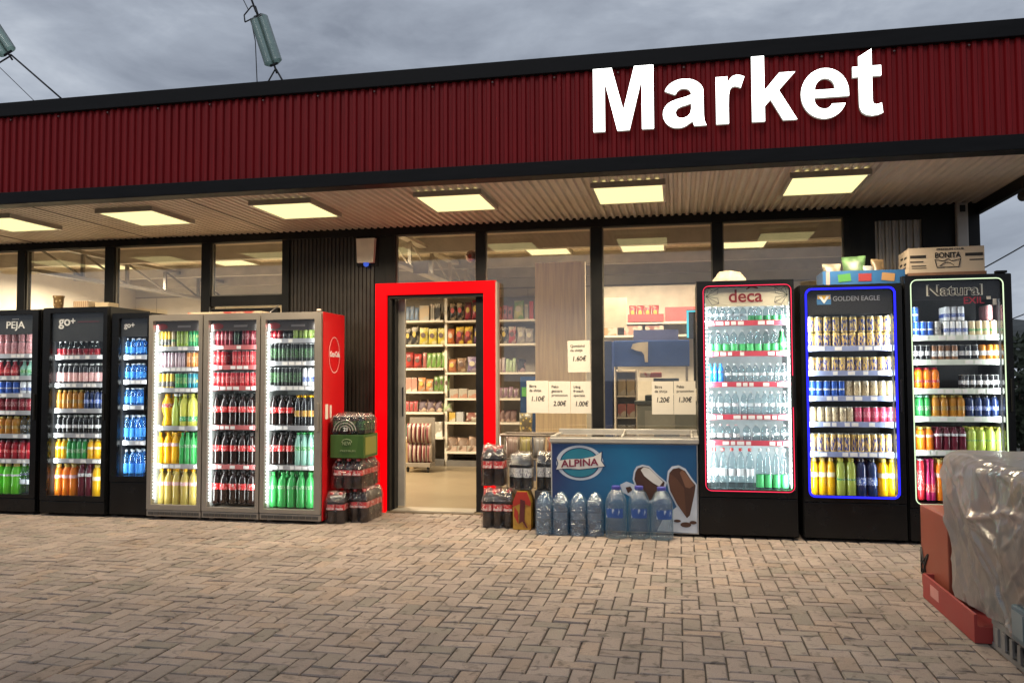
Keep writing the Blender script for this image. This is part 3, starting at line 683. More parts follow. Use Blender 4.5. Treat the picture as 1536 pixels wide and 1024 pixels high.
fridge('second black fridge', 'second black fridge from the left, tall bottles of orange juice on its lowest shelf', -6.235, -5.50, 2.062, (-6.15, -5.548, .20, 2.005), .66, M_black, M_blackgloss, M_dark,
 [RS(110, 533, 512, [('rednecked', 9, 78, 149.5)]),
  RS(110, 575, 545, [('pinklabel', 9, 78, 149.5)]),
  RS(110, 613, 585, [('amber', 6, 76, 126), ('navy', 3, 127, 149.5)]),
  RS(110, 650, 623, [('darkwhite', 9, 76, 149.5)]),
  RS(110, 688, 659, [('yellow', 3, 76, 100), ('greenj', 4, 100.5, 131), ('yellow', 2, 132, 149.5)]),
  RS(110, 744, 697, [('orange', 4, 70, 115), ('purple', 2, 116, 137), ('yellow', 1, 138, 149.5)])], M_silver, 5.0, h2, kick=.15)
def h3(t, gx0, gx1, gz1, yf):
    b = board(t, gx0+.003, gx1-.003, 1.76, gz1-.005, yf+.032, M_hdr)
    text('go+', -5.30, yf+.030, 1.85, .075, M_text, b, bold=.02)
Y3 = YF+.03
fridge('narrow black fridge', 'narrow black fridge full of blue water bottles beside the grey fridges', -5.475, -5.062, 1.995, (-5.395, -5.082, .40, 1.94), .62, M_black, M_blackgloss, M_dark,
 [RS(194, 533, 507, [('bluewater', 4, 177, 213)], Y3), RS(194, 570, 545, [('bluewater', 4, 178, 213)], Y3), RS(194, 608, 582, [('bluewater', 4, 178, 213)], Y3),
  RS(194, 661, 623, [('bluewater', 4, 176, 213)], Y3), RS(194, 716, 675, [('bluewater', 4, 173, 213)], Y3)], M_silver, 3.6, h3, kick=.345, yf=Y3, lcol=(.85, .95, 1.))
def hg(t, gx0, gx1, gz1, yf):
    b = board(t, gx0+.003, gx1-.003, gz1-.10, gz1-.005, yf+.05, mat('header_grey', (.10, .085, .075), .35, .2))
    c_ = (gx0+gx1)/2-.13
    MB().prism([(c_-.05+.05*math.cos(a)*1.2, gz1-.055+.03*math.sin(a)) for a in [2*PI*k_/18 for k_ in range(18)]], yf+.046, yf+.049).obj('lettering', mat('print_redlogo', (.28, .03, .03), .5), b)
    MB().box(c_+.12, c_+.26, yf+.047, yf+.049, gz1-.065, gz1-.045).obj('lettering', mat('print_pale', (.3, .27, .25), .5), b)
greyf = dict(mbody=M_grey, mdoor=M_grey, mliner=mat('liner_grey', (.33, .35, .34), .5), kick=.092, led=(-1,))
fridge('leftmost grey fridge', 'leftmost grey fridge with yellow and pale green drinks', -5.046, -4.462, 1.968, (-4.998, -4.508, .14, 1.905), .52,
 rows=[RS(264, 520, 494.5, [('can_yellow', 4, 235, 259), ('can_cream', 1, 259, 265), ('can_limecan', 3, 266, 284), ('can_green', 2, 284, 294)]),
  RS(264, 551, 528, [('can_mauve', 8, 235, 280), ('can_orange', 2, 281, 294)]),
  RS(264, 582, 559.5, [('can_yellow', 4, 236, 263), ('can_green', 3, 264, 282), ('can_teal', 2, 283, 294)]),
  RS(264, 639, 591, [('waist', 1, 241, 256), ('pale_tall', 1, 257, 267), ('lemon_tall', 2, 268, 294)]),
  RS(264, 696, 649, [('orange_soda', 3, 233, 268), ('lemonade', 3, 269, 294)]),
  RS(264, 758, 704, [('cream_soda', 5, 234, 294)])], rail=M_silver, power=5.5, header=hg, **greyf)
fridge('middle grey fridge', 'middle grey fridge filled with red cans and cola bottles', -4.458, -3.864, 1.965, (-4.405, -3.905, .13, 1.90), .52,
 rows=[RS(350, 518, 493, [('can_darkred', 5, 318, 351), ('can_black', 1, 352, 360), ('can_darkred', 3, 363, 381)]),
  RS(350, 548, 526, [('can_red', 3, 318, 340), ('can_red', 5, 350, 382)]),
  RS(350, 579, 558, [('can_red', 9, 318, 382)]),
  RS(350, 638, 591, [('cola', 5, 317, 382)]), RS(350, 697, 649, [('cola', 5, 318, 382)]), RS(350, 756.5, 705.5, [('cola', 5, 315, 383)])], rail=mat('rail_red', (.45, .12, .12), .4), power=5.0, header=hg, **greyf)
g3 = fridge('red sided fridge', 'rightmost grey fridge with a bright red side panel and a white ring emblem', -3.860, -3.246, 1.965, (-3.812, -3.315, .13, 1.895), .52,
 rows=[RS(436, 508, 489, [('redsmall', 3, 404, 424), ('darksmall', 2, 425, 440), ('can_limecan', 4, 441, 469)]),
  RS(436, 542, 515.5, [('can_black', 10, 404, 469)]),
  RS(436, 579, 551.5, [('can_black', 8, 404, 453), ('can_white', 2, 454, 469)]),
  RS(436, 638.5, 593, [('cola', 3, 403, 441), ('dark_yellowcap', 3, 442, 470)]), RS(436, 698, 649, [('cola', 3, 403, 441), ('green_soda', 3, 442, 470)]), RS(436, 762, 709, [('lemonade', 5, 402, 471)])],
 rail=M_silver, power=5.5, header=hg, **greyf)
sp_ = MB().box(-3.2455, -3.240, YF+.03, YF+.52, .03, 1.962).obj('side_panel', M_redside, g3)
rg = MB(); frame = [(7.36+.125*math.cos(a), 1.565+.172*math.sin(a)) for a in [2*PI*k_/40 for k_ in range(40)]]; inn = [(7.36+.120*math.cos(a), 1.565+.167*math.sin(a)) for a in [2*PI*k_/40 for k_ in range(40)]]
n_ = 40; rg.add([(-3.2385, y, z) for y, z in frame]+[(-3.2385, y, z) for y, z in inn], [(i, (i+1) % n_, (i+1) % n_+n_, i+n_) for i in range(n_)])
rg.obj('emblem_ring', M_text, sp_)
text('Coca-Cola', -3.2385, 7.362, 1.548, .075, M_text, sp_, side=True, shear=.35, bold=.02, width=.215)
MB().box(-3.2395, -3.2375, 7.16, 7.22, .96, 1.10).box(-3.2395, -3.2375, 7.26, 7.30, .97, 1.09).obj('sticker', M_paper, sp_)

# red edged fridge of water
def h7(t, gx0, gx1, gz1, yf):
    b = board(t, gx0+.003, gx1-.003, 1.93, gz1-.003, yf+.030, mat('header_cream', (.72, .68, .55), .5, transl=.2))
    m_ = mat('print_crimson', (.22, .01, .015), .5)
    text('deca', .555, yf+.028, 1.968, .15, m_, b, bold=.014)
    MB().prism([(.56, 2.075), (.60, 2.10), (.66, 2.085), (.655, 2.075), (.60, 2.088), (.565, 2.07)], yf+.026, yf+.029).obj('lettering', m_, b)
    for s_ in (-1, 1):
        mb = MB(); ox = gx0+.012 if s_ < 0 else gx1-.012
        for pts in (((0, .0), (.05, .05), (.10, .065), (.095, .02), (.0, 0)), ((0, 0), (.095, -.015), (.105, -.06), (.05, -.075), (0, 0)), ((0, 0), (.10, .065)), ((0, 0), (.105, -.06)), ((0, .0), (.02, .07), (.05, .05))):
            mb.tube([(ox-s_*a, yf+.0285, 2.018+c) for a, c in pts], .0016, 5)
        mb.obj('flower_drawing', M_dark, b)
LB = mat('liner_backlit', (.80, .84, .85), .5)
fridge('red edged fridge', 'black fridge with a thin red light edge, full of clear water bottles', .155, .945, 2.15, (.222, .905, .405, 2.09), .64, M_black, M_blackgloss, LB,
 [RS(1119, 481, 459, [('water', 6, 1060, 1120), ('watergreen', 5, 1121, 1179)]),
  RS(1120, 527, 494.5, [('watergreen', 9, 1060, 1168), ('greenglass', 1, 1169, 1180)]),
  RS(1122, 573, 545, [('bluebright', 3, 1061, 1086), ('water', 9, 1087, 1182)]),
  RS(1122, 622, 587, [('waterwhite', 4, 1062, 1110), ('water', 7, 1111, 1183)]),
  RS(1124, 661, 637, [('waterpink', 4, 1064, 1110), ('water', 5, 1113, 1184)]),
  RS(1125, 734, 673, [('waterred', 5, 1066, 1132), ('watergreen', 4, 1134, 1184)])], mat('rail_crimson', (.50, .06, .09), .4), 15, h7, kick=.34, outline=(glow('red_edge_glow', (1., .04, .10), 1.6), .006, .010), radius=.03, led=(-1, 1))
# blue edged fridge of gold cans
def h8(t, gx0, gx1, gz1, yf):
    b = board(t, gx0+.003, gx1-.003, 1.85, gz1-.003, yf+.032, M_dark)
    MB().box(1.125, 1.235, yf+.029, yf+.0315, 1.93, 2.015).obj('emblem', mat('emblem_sky', (.05, .18, .4), .4), b)
    MB().box(1.13, 1.23, yf+.027, yf+.029, 1.975, 2.01).obj('emblem', mat('emblem_gold', (.75, .45, .06), .4), b)
    MB().prism([(1.135, 2.0), (1.16, 2.0), (1.18, 1.965), (1.20, 2.0), (1.225, 2.0), (1.18, 1.938)], yf+.024, yf+.0265).obj('emblem', M_text, b)
    text('GOLDEN EAGLE', 1.43, yf+.029, 1.958, .055, mat('print_silver', (.30, .31, .34), .4, .3), b, bold=.01, width=.36)
EG = mat('rail_blue', (.25, .30, .50), .3)
fridge('blue edged fridge', 'black fridge with a bright blue light edge, full of gold cans', .985, 1.775, 2.095, (1.045, 1.705, .375, 2.045), .64, M_black, M_blackgloss, M_dark,
 [RS(1272, 519, 498, [('can_gold', 10, 1209, 1338), ('can_gold', 10, 1209, 1338, 497.5, 474)]),
  RS(1274, 556, 535, [('can_gold', 11, 1211, 1340)]),
  RS(1276, 594, 571, [('can_blue', 5, 1213, 1268), ('can_champagne', 6, 1268, 1342)]),
  RS(1278, 633, 610.5, [('can_champagne', 6, 1214, 1281), ('can_pinkred', 5, 1282, 1343)]),
  RS(1280, 678, 651, [('can_gold', 12, 1215, 1338)]),
  RS(1282, 745, 688, [('yellow', 3, 1216, 1254), ('palegreen', 2, 1255, 1285), ('navy', 2, 1286, 1317), ('yellow', 2, 1318, 1348)])], EG, 7.0, h8, kick=.32, outline=(glow('blue_edge_glow', (.02, .02, 1.), 2.2), .015, .004), radius=.03)
# white edged fridge, rightmost
def h9(t, gx0, gx1, gz1, yf):
    b = board(t, gx0+.003, gx1-.003, 1.95, gz1-.003, yf+.034, M_dark)
    text('Natural', 2.17, yf+.031, 1.985, .12, mat('print_natural', (.85, .82, .68), .5), b, bold=.034, width=.415)
    text('Natural', 2.17, yf+.0285, 1.985, .12, mat('print_naturaldark', (.05, .04, .03), .5), b, bold=.0, width=.39)
    text('EXIL', 2.31, yf+.029, 1.915, .075, mat('print_brightred', (.45, .02, .04), .5), b, bold=.008, width=.15)
    MB().box(2.405, 2.435, yf+.029, yf+.032, 1.945, 1.97).box(2.45, 2.475, yf+.029, yf+.032, 1.90, 1.95).obj('sticker', M_paper, b)
n9 = fridge('rightmost black fridge', 'rightmost black fridge with a pale white light edge, partly behind the wrapped pallet', 1.79, 2.58, 2.15, (1.848, 2.505, .33, 2.10), .64, M_black, M_blackgloss, M_dark,
 [RS(1432, 503, 481, [('can_blue', 3, 1369, 1401), ('can_grey', 1, 1402, 1413), ('can_white', 4, 1414, 1452), ('can_cream', 4, 1453, 1495), ('can_blue', 1, 1368, 1379, 480.5, 459), ('can_white', 3, 1415, 1447, 480.5, 459), ('can_pink', 1, 1477, 1489, 480.5, 458)]),
  RS(1434, 539.5, 517, [('jar', 3, 1370, 1395), ('can_brown', 4, 1396, 1436), ('jar', 3, 1437, 1468), ('jar_orange', 3, 1469, 1500)]),
  RS(1438, 583, 551, [('orangej', 3, 1372, 1410), ('jar', 6, 1444, 1503, 583, 562)]),
  RS(1440, 625, 593, [('greenj', 2, 1375, 1397), ('amber', 4, 1398, 1448), ('navy', 4, 1449, 1499)]),
  RS(1440, 676, 641, [('orange', 2, 1376, 1401), ('purple', 4, 1402, 1450), ('palegreen', 4, 1451, 1508)]),
  RS(1440, 752, 690, [('can_red', 1, 1377, 1388), ('magenta', 2, 1389, 1404), ('orange', 2, 1405, 1430), ('purple', 5, 1431, 1505)])], mat('rail_white', (.60, .66, .58), .4), 7.0, h9, kick=.29, outline=(glow('pale_edge_glow', (.80, 1., .62), 1.3), .008, .006), radius=.03, shelfmat=M_white)
MB().box(2.47, 2.55, YF+.0, YF+.05, 2.15, 2.17, bev=.004).obj('hinge', M_black, n9)

def rear_rows():
    """the drinks standing behind the front rows, seen only between them"""
    vs = []; fs = []; mi = []; mats = []
    for st, x, y, z, w, h in REAR:
        body, parts = proto(st)
        for me in [body]+[m for _, m in parts]:
            idx = []
            for m in me.materials:
                if m not in mats: mats.append(m)
                idx.append(mats.index(m))
            o = len(vs); vs += [(x+v.co.x*w, y+v.co.y*w, z+v.co.z*h) for v in me.vertices]
            for p in me.polygons: fs.append(tuple(i+o for i in p.vertices)); mi.append(idx[p.material_index])
    mb = MB(); mb.v = vs; mb.f = fs; mb.mi = mi; mb.sm = [True]*len(fs)
    o = mb.obj('drinks_behind', mats); tag(o, 'further bottles and cans standing behind the front rows in the fridges', 'drinks', None, 'stuff')
rear_rows()
# ------------------------------------------------------------------ things on the fridges
def fruit_box(x, y, z):
    t = thing('fruit_box', 'open cardboard banana box with black print on the rightmost fridge', 'box', (x, y, z))
    w, d_, h = .56, .40, .205; m_ = mat('cardboard_pale', (.52, .42, .32), .8, var=.08, bump=.1)
    b = MB(); th = .01
    b.box(x-w/2, x+w/2, y-d_/2, y-d_/2+th, z, z+h).box(x-w/2, x+w/2, y+d_/2-th, y+d_/2, z, z+h).box(x-w/2, x-w/2+th, y-d_/2+th, y+d_/2-th, z, z+h).box(x+w/2-th, x+w/2, y-d_/2+th, y+d_/2-th, z, z+h).box(x-w/2+th, x+w/2-th, y-d_/2+th, y+d_/2-th, z, z+th)
    b.box(x-w/2, x+w/2, y-d_/2+th, y-d_/2+.10, z+h-.006, z+h).box(x-w/2+.002, x+w/2-.002, y+d_/2-.10, y+d_/2-th, z+h-.008, z+h-.002)
    b.obj('carton', m_, t)
    s = MB(); yy = y-d_/2-.002
    for a, b_, zz, hh in ((-.27, -.15, .12, .024), (-.27, -.17, .085, .01), (-.26, -.15, .052, .008), (-.26, -.15, .035, .006), (.14, .27, .125, .026), (.17, .27, .09, .01)):
        s.box(x+a, x+b_, yy, yy+.004, z+zz, z+zz+hh)
    for a, zz in ((-.12, .13), (.02, .14), (-.1, .08), (.05, .09), (-.08, .05)): s.box(x-w/2-.002, x-w/2+.002, y+a, y+a+.09, z+zz, z+zz+.018)
    s.obj('hand_hole', M_ink, t)
    text('BONITA', x+.01, yy, z+.118, .062, M_ink, t, bold=.02, width=.19)
    text('PREMIUM CLUB', x+.03, yy, z+.18, .022, M_ink, t, width=.20)
    p = MB(); q = [(x-.07, z+.04), (x-.085, z+.105), (x-.02, z+.09), (x+.01, z+.108), (x+.04, z+.09), (x+.105, z+.105), (x+.09, z+.04)]
    for i in range(len(q)): a, b_ = q[i], q[(i+1) % len(q)]; p.tube([(a[0], yy, a[1]), (b_[0], yy, b_[1])], .003, 5)
    p.tube([(x-.05+.012*i, yy, z+.05+.03*math.sin(PI*i/9)) for i in range(10)], .003, 5).obj('lettering', M_ink, t)
    MB().box(x-w/2-.01, x+w/2+.01, y-d_/2-.01, y+d_/2+.01, z-.03, z-.0005).obj('tray', mat('cardboard_brown', (.20, .10, .06), .8), t)
    t.rotation_euler.z = R(-3)
fruit_box(2.155, 7.40, 2.182)
def pouch(mb, x, y, z, w, h, d_, mi=0, lean=0., twist=0., n=7):
    """pillow bag standing at x,y,z: crimped flat at foot and top, full in the middle"""
    vs = []; fs = []
    for j in range(n+1):
        t_ = j/n; full = (math.sin(PI*t_)**.55)*(1 if t_ < .5 else .92)
        for i in range(12):
            a = 2*PI*i/12; cx_ = math.cos(a); sy = math.sin(a)
            px = w/2*(abs(cx_)**.6)*(1 if cx_ > 0 else -1)*(.94+.06*math.cos(2*PI*t_)); py = d_/2*sy*(full+.03)
            X, Y = px*math.cos(twist)-py*math.sin(twist), px*math.sin(twist)+py*math.cos(twist)
            vs.append((x+X, y+Y+lean*t_*h, z+h*t_))
    for j in range(n):
        for i in range(12):
            k_ = (i+1) % 12; fs.append((j*12+i, j*12+k_, (j+1)*12+k_, (j+1)*12+i))
    fs += [tuple(reversed(range(12))), tuple(n*12+i for i in range(12))]
    return mb.add(vs, fs, mi, True)
# blue open crate of packets on the blue edged fridge
t = thing('display_tray', 'blue card tray with coloured stickers on the blue edged fridge', 'tray', (1.52, 7.36, 2.10))
b = MB(); x0, x1, y0, y1, z0, z1 = 1.19, 1.83, 7.20, 7.52, 2.098, 2.215
b.box(x0, x1, y0, y0+.01, z0, z1).box(x0, x1, y1-.01, y1, z0, z1).box(x0, x0+.01, y0+.01, y1-.01, z0, z1).box(x1-.01, x1, y0+.01, y1-.01, z0, z1).box(x0+.01, x1-.01, y0+.01, y1-.01, z0, z0+.01)
b.obj('carton', mat('card_blue', (.02, .10, .26), .5), t)
for xx, c, ang in ((1.36, (.06, .22, .05), 6), (1.52, (.26, .03, .035), 0), (1.70, (.34, .19, .08), -8)):
    s = MB(); w, h = .05, .032; pts = [(xx+w*math.cos(R(ang))*a-h*math.sin(R(ang))*c_, 2.157+w*math.sin(R(ang))*a+h*math.cos(R(ang))*c_) for a, c_ in ((-1, -1), (1, -1), (1, 1), (-1, 1))]
    s.prism(pts, y0-.003, y0-.0005).obj('sticker', mat('sticker_%d' % (xx*100), c, .5), t)
MB().box(1.215, 1.245, y0-.003, y0-.0005, 2.10, 2.21).obj('sticker', mat('sticker_pink', (.38, .25, .23), .5), t)
for i, (xx, c, lab, w) in enumerate(((1.29, (.62, .55, .42), 'flat cream packet lying in the blue card tray', .16), (1.47, (.22, .42, .18), 'green striped packet standing in the blue card tray', .20), (1.66, (.55, .38, .22), 'tan packet standing at the right of the blue card tray', .12))):
    h = (.07, .13, .10)[i]
    mb = MB(); pouch(mb, xx, 7.34, 2.15, w, h+.08, .08, lean=.25, twist=(.1, -.35, .4)[i])
    solo(mb, 'snack_packet', print_mat('packet_%d' % i, tuple(v_*.25 for v_ in c), tuple(v_*.6 for v_ in c), 5, 'NOISE', .52), lab, 'packet')
mb = MB(); pouch(mb, 1.575, 7.30, 2.15, .10, .12, .06, lean=.3, twist=.5); solo(mb, 'snack_packet', mat('packet_white', (.30, .31, .30), .4), 'small white packet between the green and tan packets', 'packet')
# pale sack on the red edged fridge
mb = MB(); vs = []; fs = []; n, m2 = 9, 18
for j in range(n+1):
    for i in range(m2):
        a = 2*PI*i/m2; t_ = j/n; r_ = (1-.45*t_**2)*(1+.10*math.sin(3*a+1)+.06*math.sin(7*a)+random.uniform(-.04, .04))*(1.02-(.95 if j == n else 0))
        vs.append((.435+.14*r_*math.cos(a), 7.36+.12*r_*math.sin(a), 2.152+.105*t_+.012*math.sin(4*a)*t_))
for j in range(n):
    for i in range(m2): k_ = (i+1) % m2; fs.append((j*m2+i, j*m2+k_, (j+1)*m2+k_, (j+1)*m2+i))
mb.add(vs, fs, 0, True); solo(mb, 'crumpled_bag', mat('sack_cream', (.58, .48, .36), .7, var=.2, scale=20, bump=.6, bscale=25), 'crumpled cream bag lying on the red edged fridge', 'bag')
# ornaments and cartons behind the left windows, standing on the black fridges
mb = MB().lathe([(.045, 0), (.05, .01), (.03, .04), (.05, .08), (.052, .16), (.06, .18), (.06, .19)], 12, (-6.52, 7.62, 2.051))
solo(mb, 'ornament', print_mat('ornament_tan', (.52, .40, .22), (.20, .12, .05), 30, 'VOR', .3), 'tan patterned pot on the leftmost black fridge', 'pot')
solo(MB().box(-6.20, -6.02, 7.45, 7.66, 2.063, 2.16, bev=.004), 'small_carton', print_mat('carton_tan', (.50, .38, .24), (.22, .10, .05), 14, thr=.7), 'tan printed carton on the second black fridge', 'carton')
solo(MB().box(-5.98, -5.82, 7.50, 7.66, 2.063, 2.145, bev=.004), 'small_carton', mat('carton_cream', (.55, .43, .27), .7), 'cream carton beside the tan printed carton', 'carton')
solo(MB().box(-4.72, -3.93, 7.22, 7.50, 1.969, 1.992, bev=.003), 'flat_carton', print_mat('carton_redcream', (.56, .44, .30), (.45, .08, .06), 5, 'NOISE', .56), 'flat cream and red carton lying on the grey fridges', 'carton')
solo(MB().tube([(-3.30, 7.10, 1.975), (-3.26, 7.10, 1.975)], .012), 'tape_roll', mat('tape', (.5, .4, .33), .5), 'small tan roll on the corner of the red sided fridge', 'tape roll')
# alarm siren on the black ribbed wall
t = thing('alarm_box', 'white alarm siren with a blue lens high on the black ribbed wall', 'alarm', (-3.14, 7.97, 2.5))
mb = MB(); mb.prism([(-3.235, 2.53), (-3.06, 2.53), (-3.045, 2.78), (-3.245, 2.78)], 7.90, 7.97).obj('cover', mat('alarm_white', (.82, .74, .62), .4), t)
MB().box(-3.262, -3.028, 7.955, 7.972, 2.50, 2.80, bev=.006).obj('back_plate', M_black, t)
MB().lathe([(.03, 0), (.025, -.03), (.01, -.04)], 12, (-3.145, 7.925, 2.53)).obj('lens', glow('alarm_lens', (.1, .2, 1.), .6), t)
# camera below the canopy edge
t = thing('security_camera', 'dark security camera under the right end of the canopy', 'camera', (2.60, 6.85, 2.80))
MB().lathe([(.03, 0), (.03, .05)], 12, (2.62, 6.85, 2.745)).obj('mount', M_black, t)
MB().lathe([(.035, 0), (.04, .01), (.04, .13), (.032, .14)], 14, (2.60, 6.90, 2.715), axis=(.3, -1, -.15)).obj('housing', M_black, t)

# ------------------------------------------------------------------ ice cream freezer
fz = thing('ice_cream_freezer', 'blue chest freezer with ice cream pictures and sliding glass top', 'freezer', (-.47, 7.44, 0))
fx0, fx1, fy0, fy1 = -1.105, .148, 7.10, 7.72
MB().box(fx0, fx1, fy0+.008, fy1, .02, .775, bev=.006).obj('body', mat('freezer_body', (.45, .44, .42), .4), fz)
m_, nt, out = nodes('freezer_print'); L_ = nt.links
p = N(nt, 'ShaderNodeBsdfPrincipled', Roughness=.3); tc = N(nt, 'ShaderNodeTexCoord'); sx = N(nt, 'ShaderNodeSeparateXYZ'); L_.new(tc.outputs['Generated'], sx.inputs[0])
nz = N(nt, 'ShaderNodeTexNoise', Scale=2.2, Detail=3.); L_.new(tc.outputs['Generated'], nz.inputs['Vector'])
ad = N(nt, 'ShaderNodeMath', operation='MULTIPLY_ADD'); L_.new(nz.outputs['Fac'], ad.inputs[0]); ad.inputs[1].default_value = .35; L_.new(sx.outputs['X'], ad.inputs[2])
rp = N(nt, 'ShaderNodeValToRGB'); L_.new(ad.outputs[0], rp.inputs[0]); e = rp.color_ramp.elements
e[0].position = .16; e[0].color = (.020, .034, .115, 1); e[1].position = 1.15; e[1].color = (.012, .075, .19, 1)
x_ = e.new(.68); x_.color = (.012, .125, .27, 1)
L_.new(rp.outputs[0], p.inputs['Base Color']); L_.new(p.outputs[0], out.inputs[0])
fp = MB().box(fx0+.012, fx1-.012, fy0, fy0+.008, .03, .765).obj('front_panel', m_, fz)
def ell(cx, cz, rx, rz, n=40, a0=0, a1=360): return [(cx+rx*math.cos(R(a0+(a1-a0)*k_/n)), cz+rz*math.sin(R(a0+(a1-a0)*k_/n))) for k_ in range(n+(0 if a1-a0 == 360 else 1))]
lx, lz = -.852, .603
def lay(poly, k_, m__, nm): MB().prism(poly, fy0-.0012*k_, fy0-.0012*k_+.001).obj(nm, m__, fp)
P_halo = mat('print_halo', (.45, .50, .58), .4); P_navy = mat('print_navy', (.012, .03, .10), .4); P_teal = mat('print_teal', (.015, .16, .24), .4); P_whit = mat('print_offwhite', (.58, .56, .53), .4)
lay(ell(lx, lz, .205, .150), 1, P_halo, 'logo'); lay(ell(lx, lz, .172, .130), 2, P_navy, 'logo'); lay(ell(lx, lz, .163, .122), 3, P_teal, 'logo')
rib = [(lx-.20, lz+.04), (lx-.17, lz+.018), (lx-.10, lz+.03), (lx+.02, lz+.035), (lx+.12, lz+.055), (lx+.19, lz+.095), (lx+.185, lz+.02), (lx+.215, lz-.025), (lx+.12, lz-.04), (lx, lz-.055), (lx-.12, lz-.05), (lx-.205, lz-.06), (lx-.185, lz-.01)]
lay([(lx+(a-lx)*1.05, lz+.004+(b_-lz-.004)*1.1) for a, b_ in rib], 4, P_navy, 'logo'); lay(rib, 5, P_whit, 'logo')
vs, fs = text_mesh('ALPINA', .085, depth=.002, bold=.022, width=.325)
MB().add([(lx+.0+v.x, fy0-.0085-v.z, lz-.028+v.y+.06*(v.x/.3)*.35) for v in vs], fs).obj('lettering', mat('print_maroon', (.16, .012, .04), .4), fp)
# white splash and ice creams
lay([(.145-.01, .03), (.135, .43), (.11, .36), (.06, .16), (-.03, .25), (-.14, .16), (-.20, .04)], 1, P_halo, 'picture')
choc = mat('print_choc', (.055, .022, .014), .35); choc2 = mat('print_choc_light', (.16, .075, .045), .35)
i1 = [(-.375, .53), (-.355, .565), (-.31, .58), (-.26, .57), (-.20, .51), (-.13, .45), (-.15, .38), (-.22, .31), (-.27, .29), (-.36, .40), (-.385, .47)]
def grow(poly, k_):
    cx_ = sum(a for a, _ in poly)/len(poly); cz_ = sum(b_ for _, b_ in poly)/len(poly); return [(cx_+(a-cx_)*k_, cz_+(b_-cz_)*k_) for a, b_ in poly]
i2 = [(-.09, .53), (-.06, .565), (-.01, .575), (.04, .55), (.085, .48), (.125, .43), (.115, .36), (.075, .18), (.05, .155), (-.03, .27), (-.085, .38), (-.10, .46)]
for q in (i1, i2): lay(grow(q, 1.13), 2, P_halo, 'picture'); lay(q, 3, choc, 'picture')
lay([(-.33, .55), (-.305, .575), (-.26, .565), (-.145, .455), (-.175, .415), (-.23, .445), (-.30, .50)], 4, P_whit, 'picture')
lay([(-.005, .535), (.02, .56), (.05, .525), (.10, .455), (.115, .43), (.075, .405), (.04, .415), (.02, .47)], 4, choc2, 'picture')
lay([(-.09, .53), (-.10, .46), (-.085, .38), (-.03, .27), (.045, .165), (.03, .40), (-.02, .47)], 5, mat('print_choc_mid', (.085, .035, .02), .35), 'picture')
for q in (ell(.04, .10, .045, .022, 16), ell(-.03, .13, .03, .012, 14), ell(.10, .12, .03, .015, 14)): lay(q, 3, choc, 'picture')
lay(grow([(-.50, .42), (-.45, .445), (-.38, .42), (-.37, .36), (-.42, .33), (-.48, .36)], 1.1), 2, P_halo, 'picture'); lay([(-.46, .40), (-.42, .41), (-.40, .38), (-.44, .35)], 3, choc, 'picture')
rim = MB(); rm_m = mat('freezer_rim', (.42, .39, .34), .35, .3)
rim.box(fx0-.01, fx1+.01, fy0-.012, fy0+.05, .775, .815, bev=.006).box(fx0-.01, fx1+.01, fy1-.05, fy1+.01, .795, .86, bev=.006).box(fx0-.01, fx0+.03, fy0+.05, fy1-.05, .78, .83, bev=.004).box(fx1-.03, fx1+.01, fy0+.05, fy1-.05, .78, .83, bev=.004)
rim.obj('rim', rm_m, fz)
for k_ in range(2):
    a = fx0+.03+k_*.60; y_ = .004*k_
    lid = MB().add([(a, fy0+.05, .806+y_), (a+.60, fy0+.05, .806+y_), (a+.60, fy1-.05, .834+y_), (a, fy1-.05, .834+y_)], [(0, 1, 2, 3)]).obj('lid', M_glass, fz)
    MB().box(a+.56, a+.60, fy0+.05, fy0+.08, .806+y_, .822+y_).box(a, a+.6, fy0+.052, fy0+.066, .808+y_, .824+y_).tube([(a+.58, fy0+.06, .815+y_), (a+.58, fy1-.06, .842+y_)], .012, 6).obj('lid_frame', rm_m, lid)
MB().box(fx0+.03, fx1-.03, fy0+.05, fy1-.05, .776, .779).obj('basket', mat('freezer_inside', (.25, .20, .14), .5, var=.5, scale=15), fz)

# ------------------------------------------------------------------ packs on the forecourt
FILM = clear('shrink_film', (.97, .97, .97), base=.025, edge=.45, power=2.2, rough=.12, diff=.12, dcol=(.6, .6, .6), wr=.8)
FILM_R = clear('shrink_film_red', (.97, .95, .95), base=.025, edge=.6, power=2.2, rough=.10, diff=.05, dcol=(.6, .5, .5), wr=.9)
FILM_TOP = clear('shrink_film_top', (.95, .94, .93), base=.13, edge=.55, power=1.8, rough=.10, diff=.30, dcol=(.50, .46, .42), wr=1.2)
def wrap_shell(x0, x1, y0, y1, z0, zs, zt, bumps=None):
    """film: straight sides to shoulder height zs, puckered top towards zt"""
    mb = MB(); nx = 10; ny = 6; vs = []; fs = []; pts = []
    per = [(x0+(x1-x0)*i/nx, y0) for i in range(nx)]+[(x1, y0+(y1-y0)*i/ny) for i in range(ny)]+[(x1-(x1-x0)*i/nx, y1) for i in range(nx)]+[(x0, y1-(y1-y0)*i/ny) for i in range(ny)]
    n = len(per); cx_, cy_ = (x0+x1)/2, (y0+y1)/2
    lev = [(z0+.003, 0), ((z0+zs)/2, .0), (zs, 0.0), (zs+(zt-zs)*.55, .16), (zt, .34)]
    for z, sh in lev:
        for a, b_ in per:
            j = random.uniform(-.004, .004)
            vs.append((a+(cx_-a)*sh*.5+j, b_+(cy_-b_)*sh+j, z+(random.uniform(-.012, .012) if sh else 0)))
    for l in range(len(lev)-1):
        for i in range(n): k_ = (i+1) % n; fs.append((l*n+i, l*n+k_, (l+1)*n+k_, (l+1)*n+i))
    fs.append(tuple((len(lev)-1)*n+i for i in range(n)))
    mb.add(vs, fs, 0, True)
    for q in range(2*n, len(mb.mi)): mb.mi[q] = 1
    return mb
